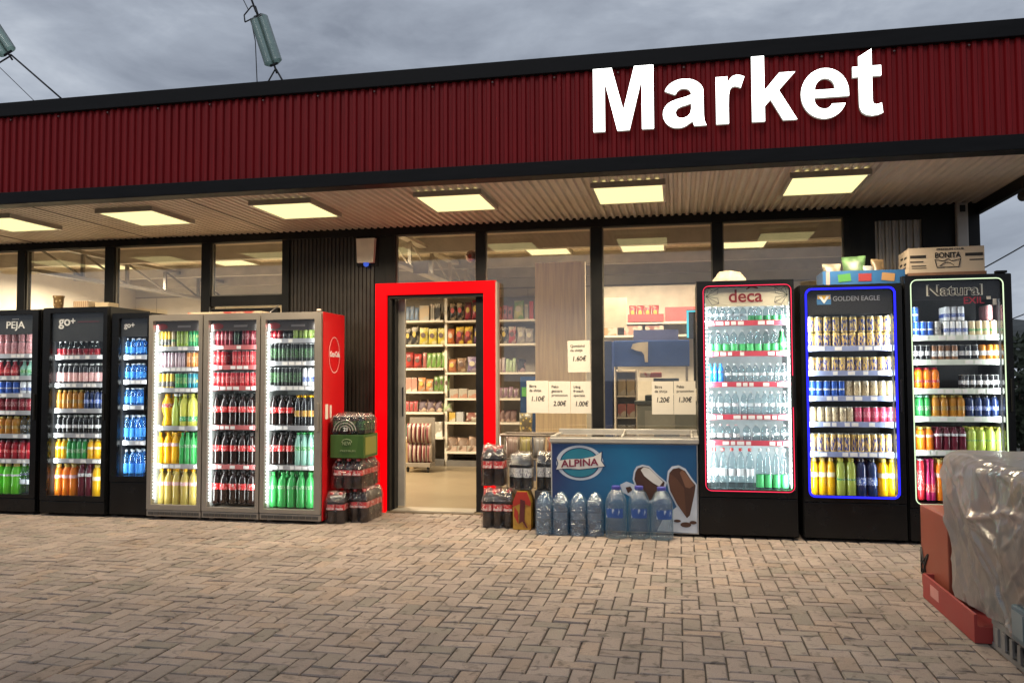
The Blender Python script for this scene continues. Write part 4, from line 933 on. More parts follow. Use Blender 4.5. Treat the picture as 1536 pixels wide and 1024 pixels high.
def bottle_parts(parent, style, x, y, z, w, h):
    body, parts = proto(style); o = bpy.data.objects.new('bottle', body); COL.objects.link(o); o.parent = parent
    o.location = Vector((x, y, z))-Vector(ORG[parent.name]); o.scale = (w, w, h); o.rotation_euler.z = random.uniform(0, 6)
    for nm, me in parts: c = bpy.data.objects.new(nm, me); COL.objects.link(c); c.parent = o
def pack(label, cat, style, x0, y0, z0, nx, ny, w, h, film=FILM, rz=0., group=None, script=False):
    cx_, cy_ = x0+nx*w/2, y0+ny*w/2
    t = thing('bottle_pack', label, cat, (cx_, cy_, z0), group)
    for i in range(nx):
        for j in range(ny): bottle_parts(t, style, x0+(i+.5)*w, y0+(j+.5)*w, z0+.002, w*.99, h)
    wrap_shell(x0-.004, x0+nx*w+.004, y0-.004, y0+ny*w+.004, z0, z0+h*.70, z0+h*1.02).obj('shrink_wrap', [film, FILM_TOP], t)
    if script:
        for i in range(nx):
            text('Coca-Cola', x0+(i+.5)*w, y0-.003, z0+h*.47, w*.30, M_text, t, shear=.35, bold=.015, width=w*.78)
    t.rotation_euler.z = rz
    return t
pg = 'shrink wrapped packs of drinks by the doorway'
pack('shrink wrapped cola pack on the ground, nearest the red sided fridge', 'bottle pack', 'pet_cola', -3.225, 7.13, 0, 2, 3, .088, .285, FILM, R(4), pg, True)
pack('shrink wrapped cola pack on the ground, nearest the red door frame on the left', 'bottle pack', 'pet_cola', -3.035, 7.24, 0, 2, 5, .088, .305, FILM_R, 0, pg, True)
pack('shrink wrapped cola pack under the green beer carton', 'bottle pack', 'pet_cola', -3.18, 7.20, .315, 3, 5, .094, .275, FILM_R, 0, pg, True)
t = thing('beer_carton', 'green beer carton on top of the left cola packs', 'carton', (-3.04, 7.37, .60), pg)
MB().box(-3.205, -2.875, 7.20, 7.56, .60, .815, bev=.004).obj('carton', print_mat('carton_green', (.035, .085, .012), (.045, .10, .016), 2), t)
text('NEW', -3.04, 7.196, .72, .05, mat('print_olive', (.22, .28, .14), .5), t, width=.09); text('PREMIUM', -3.03, 7.196, .66, .022, mat('print_olive', (.22, .28, .14)), t, width=.15)
mb = MB(); mb.tube([(-3.04+.05*math.cos(a), 7.196, .745+.03*math.sin(a)) for a in [PI*k_/10 for k_ in range(11)]], .003, 5).obj('lettering', mat('print_olive', (.22, .28, .14)), t)
MB().box(-2.8745, -2.872, 7.24, 7.52, .625, .79).obj('side_print', print_mat('carton_side', (.40, .22, .06), (.20, .20, .04), 12, stretch=(1, 4, 1)), t)
t = thing('can_pack', 'dark shrink wrapped can pack on top of the green beer carton', 'can pack', (-3.04, 7.37, .82), pg)
for i in range(4):
    for j in range(4):
        body, parts = proto('can_black'); o = bpy.data.objects.new('can', body); COL.objects.link(o); o.parent = t; o.location = (-.122+i*.081, -.12+j*.081, .002); o.scale = (.08, .08, .165)
        for nm, me in parts: c = bpy.data.objects.new(nm, me); COL.objects.link(c); c.parent = o
wrap_shell(-3.21, -2.872, 7.205, 7.535, .82, .955, 1.01).obj('shrink_wrap', [FILM_R, FILM_TOP], t)
mb = MB()
for r_ in (.05, .075, .10): mb.tube([(-3.06+r_*1.1*math.cos(a), 7.196, .85+r_*math.sin(a)) for a in [PI*k_/12 for k_ in range(13)]], .0035, 5)
mb.obj('lettering', mat('print_grey', (.35, .32, .30), .5), t)
text('21', -3.05, 7.196, .85, .05, M_text, t, bold=.02)
# right of the door
pack('shrink wrapped cola pack on the ground, just right of the doorway', 'bottle pack', 'pet_cola', -1.752, 7.20, 0, 3, 2, .096, .335, FILM, 0, pg, True)
pack('shrink wrapped cola pack stacked on another, just right of the doorway', 'bottle pack', 'pet_cola', -1.765, 7.27, .36, 2, 2, .10, .36, FILM, 0, pg, True)
t = thing('juice_pack', 'yellow and red printed drinks pack on the ground beside the cola', 'drinks pack', (-1.375, 7.24, 0), pg)
mb = MB(); mb.prism([(-1.455, 0.003), (-1.295, 0.003), (-1.293, .24), (-1.33, .335), (-1.42, .335), (-1.457, .24)], 7.16, 7.36).obj('carton', print_mat('pack_yellow', (.40, .22, .03), (.30, .13, .02), 16, 'NOISE', .60), t)
red_ = mat('print_packred', (.36, .025, .015), .35); wine_ = mat('print_wine', (.09, .010, .014), .4)
MB().prism([(-1.455, .20), (-1.38, .235), (-1.297, .21), (-1.293, .24), (-1.33, .333), (-1.42, .333), (-1.457, .24)], 7.157, 7.1595).obj('print', red_, t)
MB().prism([(-1.40, .055), (-1.352, .085), (-1.345, .255), (-1.388, .27)], 7.154, 7.1565).obj('print', wine_, t)
MB().prism([(-1.445, .12), (-1.405, .05), (-1.41, .16), (-1.44, .20)], 7.154, 7.1565).obj('print', red_, t)
MB().prism([(-1.335, .02), (-1.32, .02), (-1.355, .08), (-1.37, .075)], 7.154, 7.1565).obj('print', wine_, t)
pack('pack of clear bottles in grey film on the stack behind the yellow drinks pack', 'bottle pack', 'pet_black', -1.55, 7.42, .33, 2, 2, .085, .30, FILM, 0, pg)
pack('black drinks pack standing on the yellow and red pack', 'bottle pack', 'pet_black', -1.455, 7.19, .345, 2, 2, .08, .315, FILM, 0, pg)
pack('black drinks pack between the yellow pack and the blue freezer', 'bottle pack', 'pet_black', -1.262, 7.26, .34, 2, 2, .075, .33, FILM, 0, pg)
solo(MB().box(-1.275, -1.115, 7.24, 7.50, .003, .335, bev=.006), 'carton', mat('carton_darkgrey', (.05, .05, .055), .6), 'dark carton on the ground left of the blue freezer', 'carton', pg)
solo(MB().box(-1.56, -1.38, 7.40, 7.62, .003, .325, bev=.006), 'carton', mat('carton_tan2', (.26, .2, .14), .7), 'tan carton on the ground behind the yellow drinks pack', 'carton', pg)
# wire basket stand behind
t = thing('wire_basket', 'wire basket stand behind the black drinks packs', 'basket', (-1.36, 7.72, 0))
mb = MB(); bx0, bx1, by0, by1, bz = -1.66, -1.12, 7.58, 7.88, .80
for a, b_ in ((bx0, by0), (bx1, by0), (bx0, by1), (bx1, by1)): mb.tube([(a, b_, 0), (a, b_, bz)], .008, 6)
mb.obj('leg', M_silver, t)
mb = MB(); mb.tube([(bx0, by0, bz), (bx1, by0, bz), (bx1, by1, bz), (bx0, by1, bz), (bx0, by0, bz)], .012, 6)
for i in range(14): xx = bx0+(bx1-bx0)*i/13; mb.tube([(xx, by0, bz), (xx, by0, bz-.22)], .003, 4).tube([(xx, by1, bz), (xx, by1, bz-.22)], .003, 4)
mb.tube([(bx0, by0, bz-.22), (bx1, by0, bz-.22)], .005, 5); mb.box(bx0, bx1, by0, by1, bz-.23, bz-.222)
mb.obj('basket', mat('wire_cream', (.22, .18, .14), .4, .3), t)
for i in range(4):
    mb = MB(); pouch(mb, -1.57+i*.13, 7.70, .575, .12, .20, .09, lean=.1, twist=random.uniform(-.5, .5))
    c1 = ((.55, .36, .28), (.60, .50, .16), (.50, .46, .42), (.62, .20, .10))[i]
    solo(mb, 'snack_packet', print_mat('basketpacket%d' % i, tuple(v_*.35 for v_ in c1), (.26, .22, .17), 7, 'NOISE', .55), ('%s packet in the wire basket stand' % ('brown pink', 'yellow', 'grey', 'orange red')[i]), 'packet', 'packets in the wire basket')

# water in front of the freezer
WB = clear('water_blue', (.80, .90, .96), base=.30, edge=.6, power=1.7, rough=.06, diff=.72, dcol=(.10, .23, .38), wr=.4)
FILM_B = clear('film_blue', (.80, .87, .93), base=.26, edge=.6, power=1.7, rough=.10, diff=.55, dcol=(.17, .30, .45), wr=1.)
P_BIG = [(.46, 0), (.5, .03), (.5, .30), (.485, .33), (.5, .36), (.5, .66), (.47, .74), (.36, .86), (.16, .95), (.14, .955)]
big = prof_mesh(P_BIG, WB, seg=18); bigcap = prof_mesh([(.16, .95), (.17, .955), (.17, .995), (.14, 1.)], mat('cap_mist', (.10, .15, .22), .4), seg=12); biglab = MB().lathe(band(.40, .56, P_BIG, .008), 18, cap=False).mesh('label', mat('label_mist', (.10, .16, .23), .4))
for k_, (xa, lab) in enumerate(((-1.218, 'blue tinted pack of large water bottles at the left before the freezer'), (-.925, 'blue tinted pack of large water bottles beside the blue capped jugs'))):
    t = thing('water_pack', lab, 'water pack', (xa+.142, 7.02, 0), 'water packs before the freezer')
    for i in range(2):
        for j in range(1):
            o = bpy.data.objects.new('bottle', big); COL.objects.link(o); o.parent = t; o.location = (-.071+.142*i, 0, .003); o.scale = (.142, .142, .345)
            for nm, me in (('cap', bigcap), ('label', biglab)): c = bpy.data.objects.new(nm, me); COL.objects.link(c); c.parent = o
    mb = MB()   # film drawn into a peak over each bottle
    for i in range(2):
        cx_ = xa+.071+.142*i; n = 16; vs = []; lv = [(0.002, 1.0), (.14, 1.0), (.262, 1.0), (.288, .93), (.318, .70), (.345, .42), (.362, .16)]
        for z, s_ in lv:
            for q in range(n):
                a = 2*PI*q/n; c_, s2 = math.cos(a), math.sin(a); e_ = .55
                vs.append((cx_+.0735*s_*(abs(c_)**e_)*(1 if c_ > 0 else -1)+random.uniform(-.002, .002), 7.02+.076*s_*(abs(s2)**e_)*(1 if s2 > 0 else -1)+random.uniform(-.002, .002), z+random.uniform(-.004, .004)*(z > .26)))
        fs = [(l*n+q, l*n+(q+1) % n, (l+1)*n+(q+1) % n, (l+1)*n+q) for l in range(len(lv)-1) for q in range(n)]+[tuple((len(lv)-1)*n+q for q in range(n))]
        mb.add(vs, fs, 0, True)
    mb.obj('shrink_wrap', FILM_B, t)
P_JUG = [(.47, 0), (.5, .02), (.5, .10), (.49, .12), (.5, .14), (.5, .26), (.49, .28), (.5, .30), (.5, .62), (.49, .64), (.5, .66), (.46, .74), (.30, .88), (.17, .93), (.16, .955)]
JG = clear('jug_plastic', (.82, .90, .95), base=.16, edge=.7, power=1.6, rough=.05, diff=.50, dcol=(.20, .31, .40), wr=.4)
jug = prof_mesh(P_JUG, JG, seg=22); jcap = prof_mesh([(.18, .93), (.20, .94), (.20, .995), (.17, 1.)], mat('cap_violet', (.05, .05, .26), .4), seg=14)
for k_, (xx, yy, lab) in enumerate(((-.532, 6.98, 'large clear water jug with blue cap, beside the water packs'), (-.343, 7.00, 'large clear water jug with blue cap, middle one of three'), (-.155, 6.97, 'large clear water jug with blue cap, nearest the red edged fridge'))):
    o = bpy.data.objects.new('water_jug', jug); COL.objects.link(o); o.location = (xx, yy, .003); o.scale = (.186, .186, .425); ORG[o.name] = (0, 0, 0)
    tag(o, lab, 'water jug', 'large water jugs before the freezer'); o.rotation_euler.z = R(-100+15*k_)
    c = bpy.data.objects.new('cap', jcap); COL.objects.link(c); c.parent = o
    pr = band(.40, .58, P_JUG, .01); mb = MB(); n = 8; vs = []
    for r_, z in pr:
        for q in range(n+1): a = R(-45+ (95 if k_ == 0 else 85)*q/n); vs.append((r_*math.cos(a), r_*math.sin(a), z))
    mb.add(vs, [(l*(n+1)+q, l*(n+1)+q+1, (l+1)*(n+1)+q+1, (l+1)*(n+1)+q) for l in range(len(pr)-1) for q in range(n)], 0, True)
    lo = bpy.data.objects.new('label', mb.mesh('label', print_mat('jug_label', (.02, .07, .26), (.36, .44, .54), 5, 'NOISE', .62))); COL.objects.link(lo); lo.parent = o
    hd = bpy.data.objects.new('handle', MB().tube([(-.16, 0, .955), (-.26, 0, .97), (-.28, 0, .93), (-.34, 0, .86)], .025, 6).mesh('handle', mat('cap_violet', (.05, .05, .26)))); COL.objects.link(hd); hd.parent = o

# ------------------------------------------------------------------ wrapped pallet at the right
pl = thing('pallet', 'grey plastic pallet on the paving under the wrapped stack', 'pallet', (1.9, 4.4, 0))
mb = MB(); gm = mat('pallet_grey', (.16, .155, .15), .6, var=.25)
px0, px1, py0, py1 = 1.50, 2.42, 3.38, 4.50
mb.box(px0, px1, py0, py1, .115, .145)
for xx in (px0, (px0+px1)/2-.04, px1-.08): mb.box(xx, xx+.08, py0, py1, .002, .025)
for xx in (px0, (px0+px1)/2-.05, px1-.1):
    for yy in (py0, (py0+py1)/2-.07, py1-.14): mb.box(xx+.004, xx+.09, yy+.004, yy+.136, .025, .115)
for i in range(12): mb.box(px0-.006, px0+.004, py0+.04+i*.09, py0+.075+i*.09, .03, .11)
mb.obj('deck', gm, pl)
tr = thing('red_tray', 'red card pallet tray with a pale print, beside the wrapped stack', 'pallet tray', (1.6, 5.0, 0))
mb = MB(); rc = mat('card_red', (.27, .035, .032), .5, var=.08)
mb.box(1.43, 1.445, 4.53, 5.41, .004, .145).box(1.445, 2.2, 5.395, 5.41, .004, .145).box(1.445, 2.2, 4.53, 4.545, .004, .085).box(1.445, 2.2, 4.545, 5.395, .004, .02)
mb.obj('tray', rc, tr)
MB().box(1.4285, 1.4298, 5.10, 5.26, .05, .115).obj('print', mat('card_pink', (.50, .22, .20), .5), tr)
sb = thing('red_display_box', 'tall orange red card box standing behind the wrapped stack', 'box', (1.7, 5.5, .0))
MB().box(1.49, 1.80, 5.12, 5.66, .02, .525, bev=.008).obj('carton', mat('card_orangered', (.24, .055, .03), .5, var=.12, scale=3), sb)
mb = MB()
for a, b_ in (((1.486, 5.64, .16), (1.486, 5.50, .24)), ((1.486, 5.50, .24), (1.486, 5.62, .10)), ((1.486, 5.64, .26), (1.486, 5.56, .12)), ((1.486, 5.64, .10), (1.486, 5.55, .10)), ((1.486, 5.64, .26), (1.486, 5.64, .10))): mb.tube([a, b_], .006, 5)
mb.obj('print', M_ink, sb)
# goods in the stack: shrink packs of bottles in layers
def stack_goods():
    idx = 0
    gx = [(1.535, 1.94), (1.95, 2.36)]; gy = [(3.46, 3.90), (3.91, 4.35), (4.36, 4.70)]
    lay_ = [(.15, .36), (.375, .60), (.615, .86)]
    names = ['lowest', 'middle', 'topmost']; rowsn = ['front', 'centre', 'rear']; sides = ['paving side', 'far side']
    cols = [(.05, .10, .12), (.12, .08, .07), (.34, .30, .26)]
    for li, (z0, z1) in enumerate(lay_):
        for yi, (a, b_) in enumerate(gy):
            if yi == 2: b_ = (4.70, 4.84, 4.98)[li]
            for xi, (c, d_) in enumerate(gx):
                t = thing('drinks_case', f'{names[li]} {rowsn[yi]} case on the {sides[xi]} of the wrapped pallet stack', 'case', ((c+d_)/2, (a+b_)/2, z0), 'cases stacked inside the wrapped pallet')
                zz = .15 if li == 0 else z0
                col_ = tuple(v_*random.uniform(.75, 1.2) for v_ in cols[li])
                MB().box(c, d_, a, b_, zz+.002, zz+(z1-z0)*.36, bev=.008).obj('tray', mat('case_%d' % li, col_, .6, var=.2, scale=8), t)
                for i in range(4):
                    for j in range(4):
                        if xi == 1 and i > 0 and li < 2: continue
                        bottle_parts2(t, c+.05+i*(d_-c-.1)/3, a+.05+j*(b_-a-.1)/3, zz+.004, .098, z1-z0)
def bottle_parts2(parent, x, y, z, w, h):
    body, parts = proto(random.choice(('pet_cola', 'cleardark', 'waterwhite', 'amber')) if z < .55 else random.choice(('waterwhite', 'waterwhite', 'cream_soda'))); o = bpy.data.objects.new('bottle', body); COL.objects.link(o); o.parent = parent
    o.location = Vector((x, y, z))-Vector(ORG[parent.name]); o.scale = (w, w, h)
stack_goods()
def film():
    """stretch film round the stack: pulled tight at the top, hanging and creased lower down"""
    from mathutils import noise
    x0, x1, y0, y1 = 1.462, 2.44, 3.40, 5.14; nh = 80
    per = []
    def seg(a, b_, n):
        for i in range(n): per.append((a[0]+(b_[0]-a[0])*i/n, a[1]+(b_[1]-a[1])*i/n))
    c = .07
    seg((x0, y0+c), (x0, y1-c), 150); seg((x0, y1-c), (x0+c, y1), 8); seg((x0+c, y1), (x1-c, y1), 40); seg((x1-c, y1), (x1, y1-c), 6); seg((x1, y1-c), (x1, y0+c), 40); seg((x1, y0+c), (x1-c, y0), 6); seg((x1-c, y0), (x0+c, y0), 40); seg((x0+c, y0), (x0, y0+c), 8)
    folds = [((4.62, .60), (4.98, .86), .022), ((4.62, .60), (4.15, .715), .026), ((4.15, .715), (3.4, .70), .018), ((4.62, .60), (4.42, .36), .024), ((4.62, .60), (4.80, .30), .022), ((4.62, .60), (4.30, .50), .016),
             ((4.95, .84), (4.88, .30), .014), ((4.30, .50), (4.20, .22), .016), ((3.95, .85), (3.90, .30), .014), ((4.78, .80), (4.70, .45), .012), ((4.42, .36), (4.36, .18), .012), ((3.70, .62), (3.62, .2), .014)]
    def ridge(y, z):
        d_ = 0
        for (ya, za), (yb, zb), h in folds:
            ab = Vector((yb-ya, zb-za)); ap = Vector((y-ya, z-za)); k_ = max(0, min(1, ap.dot(ab)/ab.length_squared)); q = (ap-ab*k_).length
            d_ = max(d_, h*math.exp(-(q/.016)**2)*(1-.5*k_))
        return d_
    n = len(per); vs = []; fs = []; cx_, cy_ = (x0+x1)/2, (y0+y1)/2
    for l in range(nh+1):
        t_ = l/nh; z = .15+.76*t_
        for i, (a, b_) in enumerate(per):
            p = Vector((a*2.2, b_*2.2, z*2.6))
            f1 = noise.noise(p)*.03; f2 = (max(0, .22-abs(noise.noise(Vector((a*3+z*2.5, b_*3.2-z*2.6, z*1.5))))))*.085; f3 = max(0, .16-abs(noise.noise(Vector((a*5, b_*6+z*6, z*2+3)))))*.05+max(0, .2-abs(noise.noise(Vector((a*5+9, b_*9-z*1.5, z*1.2+8)))))*.04
            bulge = .030*math.sin(PI*t_)*math.sin(b_*7.2)**2 - .045*(1-t_)*(.5+.5*math.sin(b_*3.1+1))
            zz = z
            if t_ > .93: bulge -= .06*((t_-.93)/.07)**2
            d_ = f1+f2+f3+bulge+(ridge(b_, z) if a < x0+.04 else 0); dv = Vector((a-cx_, b_-cy_)); m_ = max(abs(dv.x)/(x1-cx_), abs(dv.y)/(y1-cy_)); dv.normalize()
            rear = max(0, (b_-4.45)/.4)*(1-t_)*.0
            vs.append((a+dv.x*d_, b_+dv.y*d_-rear-max(0, b_-4.3)*(1-t_)*.30, zz+.010*noise.noise(p*2)))
    for l in range(nh):
        for i in range(n): k_ = (i+1) % n; fs.append((l*n+k_, l*n+i, (l+1)*n+i, (l+1)*n+k_))
    # top sheet sagging between cases
    base = nh*n
    ring = list(range(base, base+n)); prev = ring
    for s_, dz in ((.9, .008), (.6, -.004), (.3, .004)):
        cur = []
        for i in range(n):
            v_ = Vector(vs[ring[i]]); q = Vector((cx_, cy_, .0)); nv = (q.x+(v_.x-q.x)*s_, q.y+(v_.y-q.y)*s_, .908+dz+.016*noise.noise(Vector((v_.x*4*s_, v_.y*4*s_, 7))))
            vs.append(nv); cur.append(len(vs)-1)
        for i in range(n): k_ = (i+1) % n; fs.append((prev[k_], prev[i], cur[i], cur[k_]))
        prev = cur
    fs.append(tuple(prev))
    mb = MB().add(vs, fs, 0, True)
    solo(mb, 'stretch_film', clear('stretch_film', (.88, .86, .84), base=.50, edge=.46, power=1.5, rough=.17, gcol=(.9, .9, .9), diff=.76, dcol=(.46, .43, .41), wr=.15), 'creased clear stretch film wrapped round the pallet stack', 'film')
film()
t = thing('water_case', 'blue tinted shrink wrapped water case jutting out low on the pallet', 'water case', (1.53, 3.72, .15))
mb = MB().box(1.452, 1.53, 3.42, 4.12, .152, .31, bev=.012).obj('case', mat('case_blue', (.06, .10, .125), .3, var=.25, scale=5), t)
mb = MB(); 
for i in range(5): mb.box(1.449, 1.4515, 3.44+i*.135, 3.56+i*.135, .18, .29)
mb.obj('print', mat('case_mist', (.15, .19, .21), .4), t)

# ------------------------------------------------------------------ inside the shop
shelfm = mat('shelf_cream', (.60, .55, .46), .45, var=.04)
def gondola(label, x0, x1, zs, y0=12.0, y1=12.5, top=2.6):
    t = thing('wall_shelving', label, 'shelving', ((x0+x1)/2, (y0+y1)/2, .012))
    MB().box(x0, x1, y1-.02, y1, .012, top).obj('back_panel', mat('shelf_back', (.27, .235, .19), .5), t)
    MB().box(x0-.02, x0, y0+.1, y1, .012, top).box(x1, x1+.02, y0+.1, y1, .012, top).obj('upright', shelfm, t)
    for z in zs: MB().box(x0, x1, y0, y1-.02, z-.03, z).obj('shelf', shelfm, t)
    MB().box(x0, x1, y0+.06, y1-.02, .012, .10).obj('plinth', mat('plinth', (.12, .11, .1), .6), t)
gondola('cream wall shelving seen in the left half of the doorway', -4.55, -3.52, (2.23, 1.86, 1.50, 1.143, .827, .45))
gondola('cream wall shelving seen in the right half of the doorway and window', -3.48, -1.95, (2.22, 1.86, 1.43, 1.041, .68, .236))
PK = {}
def good(kind, x, y, z, w, h, d_, col, col2, label, group, pat='NOISE', sc_=9):
    col = tuple(v_*.72 for v_ in col); key = '%s%s%s' % (col, col2, pat)
    if key not in PK: PK[key] = print_mat('goods_%d' % len(PK), col, col2, sc_, pat, .52, rough=.35 if kind == 'bag' else .6)
    mb = MB()
    if kind == 'bag': pouch(mb, x, y, z, w, h, d_, twist=random.uniform(-.25, .25), lean=random.uniform(0, .12)); nm, cat = 'snack_bag', 'bag'
    elif kind == 'heap': pouch(mb, x, y, z-.01, w, h, d_*1.4, twist=random.uniform(-.8, .8), lean=.3); nm, cat = 'soft_bag', 'bag'
    else: mb.box(x-w/2, x+w/2, y-d_/2, y+d_/2, z, z+h, bev=.004); nm, cat = 'grocery_box', 'box'
    o = solo(mb, nm, PK[key], label, cat, group)
    if kind == 'bag' and w > .08:
        lb = MB(); zz = z+h*.55; lb.prism([(x+w*.26*math.cos(a), zz+h*.16*math.sin(a)) for a in [2*PI*k_/10 for k_ in range(10)]], y-d_*.53, y-d_*.50)
        lb.obj('emblem', mat('emblem_%d' % (len(PK) % 4), ((.45, .40, .30), (.40, .05, .04), (.5, .36, .08), (.10, .06, .05))[len(PK) % 4], .5), o)
GOODS_K = 1.14
def shelf_run(z, items, where, y=12.08):
    """items: (kind, n, px0, px1, height, colour, second colour, words)"""
    seen = {}
    tot = {}
    for it in items: tot[it[7]] = tot.get(it[7], 0)+it[1]
    for kind, n_, a, b_, h, c1, c2, wd in items:
        xa, xb = at(a, 500, 12.05).x, at(b_, 500, 12.05).x; s_ = (xb-xa)/n_
        for j in range(n_):
            k_ = seen.get(wd, 0); seen[wd] = k_+1
            lab = f'{wd} on {where}' if tot[wd] == 1 else f'{ORD[k_]} {wd} from left on {where}'
            good(kind, xa+s_*(j+.5), y+.05, z+.001, s_*(1.10 if kind == 'heap' else 1.0 if kind == 'bag' else .95), h*GOODS_K*random.uniform(.88, 1.05), min(.16, max(.05, s_*.7)), c1, c2, lab, 'goods on the shop shelves')
WHT = (.40, .36, .29); BLK = (.02, .018, .02); MAR = (.16, .02, .03)
D = 'the %s shelf in the doorway'; W_ = 'the %s shelf behind the window'
shelf_run(2.23, [('bag', 3, 606, 626, .20, (.25, .34, .5), WHT, 'blue white bag'), ('box', 1, 628, 643, .23, (.62, .48, .32), WHT, 'beige box'), ('box', 2, 644, 650, .22, WHT, (.6, .5, .4), 'thin white box'), ('box', 1, 651, 659, .23, BLK, WHT, 'black box'), ('bag', 1, 663, 671, .20, BLK, WHT, 'small black bag'), ('bag', 2, 672, 694, .26, BLK, (.4, .3, .2), 'large black bag'), ('bag', 2, 695, 717, .26, (.32, .03, .05), (.05, .02, .03), 'dark red bag')], D % 'top')
shelf_run(1.86, [('bag', 2, 605, 625, .25, BLK, WHT, 'black white bag'), ('bag', 3, 627, 667, .24, (.62, .50, .06), (.6, .55, .3), 'yellow crisp bag'), ('bag', 1, 669, 680, .22, (.55, .16, .04), (.2, .05, .03), 'orange bag'), ('bag', 2, 681, 707, .24, MAR, (.6, .4, .06), 'maroon bag'), ('bag', 1, 709, 717, .24, (.10, .03, .10), BLK, 'purple bag')], D % 'second')
shelf_run(1.50, [('bag', 2, 606, 631, .22, (.45, .05, .04), (.15, .02, .02), 'red crisp bag'), ('bag', 1, 632, 638, .2, (.4, .12, .1), WHT, 'narrow red bag'), ('bag', 4, 638, 668, .22, (.16, .30, .06), (.55, .5, .35), 'green bag')], D % 'third')
shelf_run(1.43, [('bag', 1, 670, 683, .20, (.42, .16, .06), (.3, .1, .05), 'orange brown bag'), ('bag', 1, 684, 698, .21, (.22, .12, .07), (.4, .3, .2), 'brown bag'), ('bag', 1, 699, 716, .23, (.20, .15, .28), (.3, .25, .3), 'lilac bag')], D % 'third')
shelf_run(1.143, [('box', 2, 607, 624, .20, (.52, .24, .18), WHT, 'red white box'), ('bag', 2, 625, 648, .18, (.58, .25, .10), WHT, 'orange white bag'), ('bag', 3, 649, 672, .22, (.14, .26, .06), (.45, .45, .3), 'green bag')], D % 'fourth')
shelf_run(1.041, [('box', 3, 673, 714, .12, WHT, (.3, .15, .1), 'small white box')], D % 'fourth')
shelf_run(.827, [('bag', 3, 606, 625, .16, (.42, .08, .08), WHT, 'red white bag'), ('heap', 3, 626, 662, .17, (.12, .08, .10), (.45, .33, .25), 'brown purple bag'), ('heap', 1, 663, 676, .14, (.3, .38, .2), WHT, 'pale green bag')], D % 'fifth')
shelf_run(.68, [('box', 1, 672, 682, .12, (.55, .36, .06), WHT, 'yellow box'), ('box', 1, 683, 694, .13, (.45, .45, .45), (.3, .3, .3), 'grey box'), ('heap', 1, 697, 716, .13, (.22, .08, .06), WHT, 'brown packet')], D % 'fifth')
shelf_run(.45, [('box', 2, 606, 622, .15, (.06, .14, .09), BLK, 'dark green box'), ('box', 1, 623, 642, .09, BLK, WHT, 'flat black box'), ('box', 1, 645, 663, .20, WHT, (.6, .55, .5), 'white card')], D % 'sixth')
shelf_run(.236, [('heap', 3, 668, 716, .20, (.20, .13, .09), (.32, .22, .16), 'brown bag'), ('box', 3, 670, 714, .07, WHT, (.35, .25, .2), 'flat white box')], D % 'bottom')
shelf_run(2.22, [('bag', 4, 736, 768, .20, (.45, .16, .16), (.2, .04, .05), 'pink red bag'), ('bag', 1, 769, 785, .25, (.55, .50, .20), (.2, .3, .1), 'yellow green bag'), ('box', 1, 786, 792, .22, WHT, (.5, .4, .3), 'cream box'), ('box', 1, 793, 799, .23, (.5, .09, .07), (.4, .05, .05), 'red box')], W_ % 'top')
shelf_run(1.86, [('bag', 2, 740, 760, .22, BLK, WHT, 'black white bag'), ('bag', 1, 761, 773, .24, (.4, .05, .05), WHT, 'red bag'), ('bag', 2, 774, 799, .22, (.35, .30, .28), WHT, 'clear bag')], W_ % 'second')
shelf_run(1.43, [('bag', 3, 740, 756, .20, (.5, .42, .42), (.25, .12, .25), 'mauve white bag'), ('bag', 3, 757, 772, .18, (.40, .50, .28), WHT, 'pale green bag'), ('heap', 1, 774, 786, .2, BLK, (.3, .2, .2), 'black bag')], W_ % 'third')
shelf_run(1.041, [('bag', 5, 738, 776, .14, (.26, .16, .22), WHT, 'plum bag')], W_ % 'fourth')
shelf_run(.68, [('heap', 4, 738, 772, .18, (.14, .07, .06), (.3, .2, .16), 'dark brown bag')], W_ % 'fifth')
solo(MB().box(-4.45, -3.85, 11.6, 11.95, .013, .42, bev=.006), 'cardboard_carton', mat('carton_kraft', (.28, .19, .09), .8), 'brown carton on the shop floor below the left shelving', 'carton')
# striped display rack near the door
t = thing('display_rack', 'wheeled rack of red and cream striped packs inside the doorway', 'display rack', (-3.6, 11.3, .012))
stp = print_mat('stripe_redcream', (.36, .29, .23), (.16, .035, .04), 5.2, 'WAVE', .5, stretch=(1, .05, .22))
MB().box(-3.84, -3.46, 11.15, 11.40, .09, .14).box(-3.84, -3.46, 11.39, 11.41, .14, .78).obj('frame', M_grey, t)
for j in range(2):
    for i in range(5): mb = MB(); pouch(mb, -3.79+i*.072, 11.27-.03*j, .14+.28*j, .074, .28, .12); mb.obj('pack', stp, t)
for a in (-3.8, -3.5): MB().lathe([(.04, -.01), (.04, .01)], 12, (a, 11.2, .053), axis=(1, 0, 0)).obj('caster', M_dark, t)
# blue card display by the wooden panel, netted bag
t = thing('card_display', 'tall blue card display with stickers behind the window', 'card display', (-1.92, 10.6, .012))
MB().box(-2.03, -1.80, 10.5, 10.75, .012, 1.36).obj('carton', mat('card_blue2', (.02, .06, .17), .5), t)
MB().box(-2.01, -1.93, 10.496, 10.4995, 1.10, 1.22).obj('sticker', mat('st_green', (.12, .4, .12), .5), t); MB().box(-1.90, -1.83, 10.496, 10.4995, .95, 1.08).obj('sticker', mat('st_salmon', (.5, .2, .14), .5), t); MB().box(-1.99, -1.94, 10.496, 10.4995, .70, .86).obj('sticker', mat('st_red', (.45, .04, .06), .5), t)
mb = MB(); pouch(mb, -1.90, 10.2, .35, .17, .55, .16, twist=.3); solo(mb, 'netted_bag', print_mat('net_yellow', (.55, .42, .12), (.12, .10, .06), 22, 'VOR', .35), 'yellow netted bag hanging before the blue card display', 'bag')
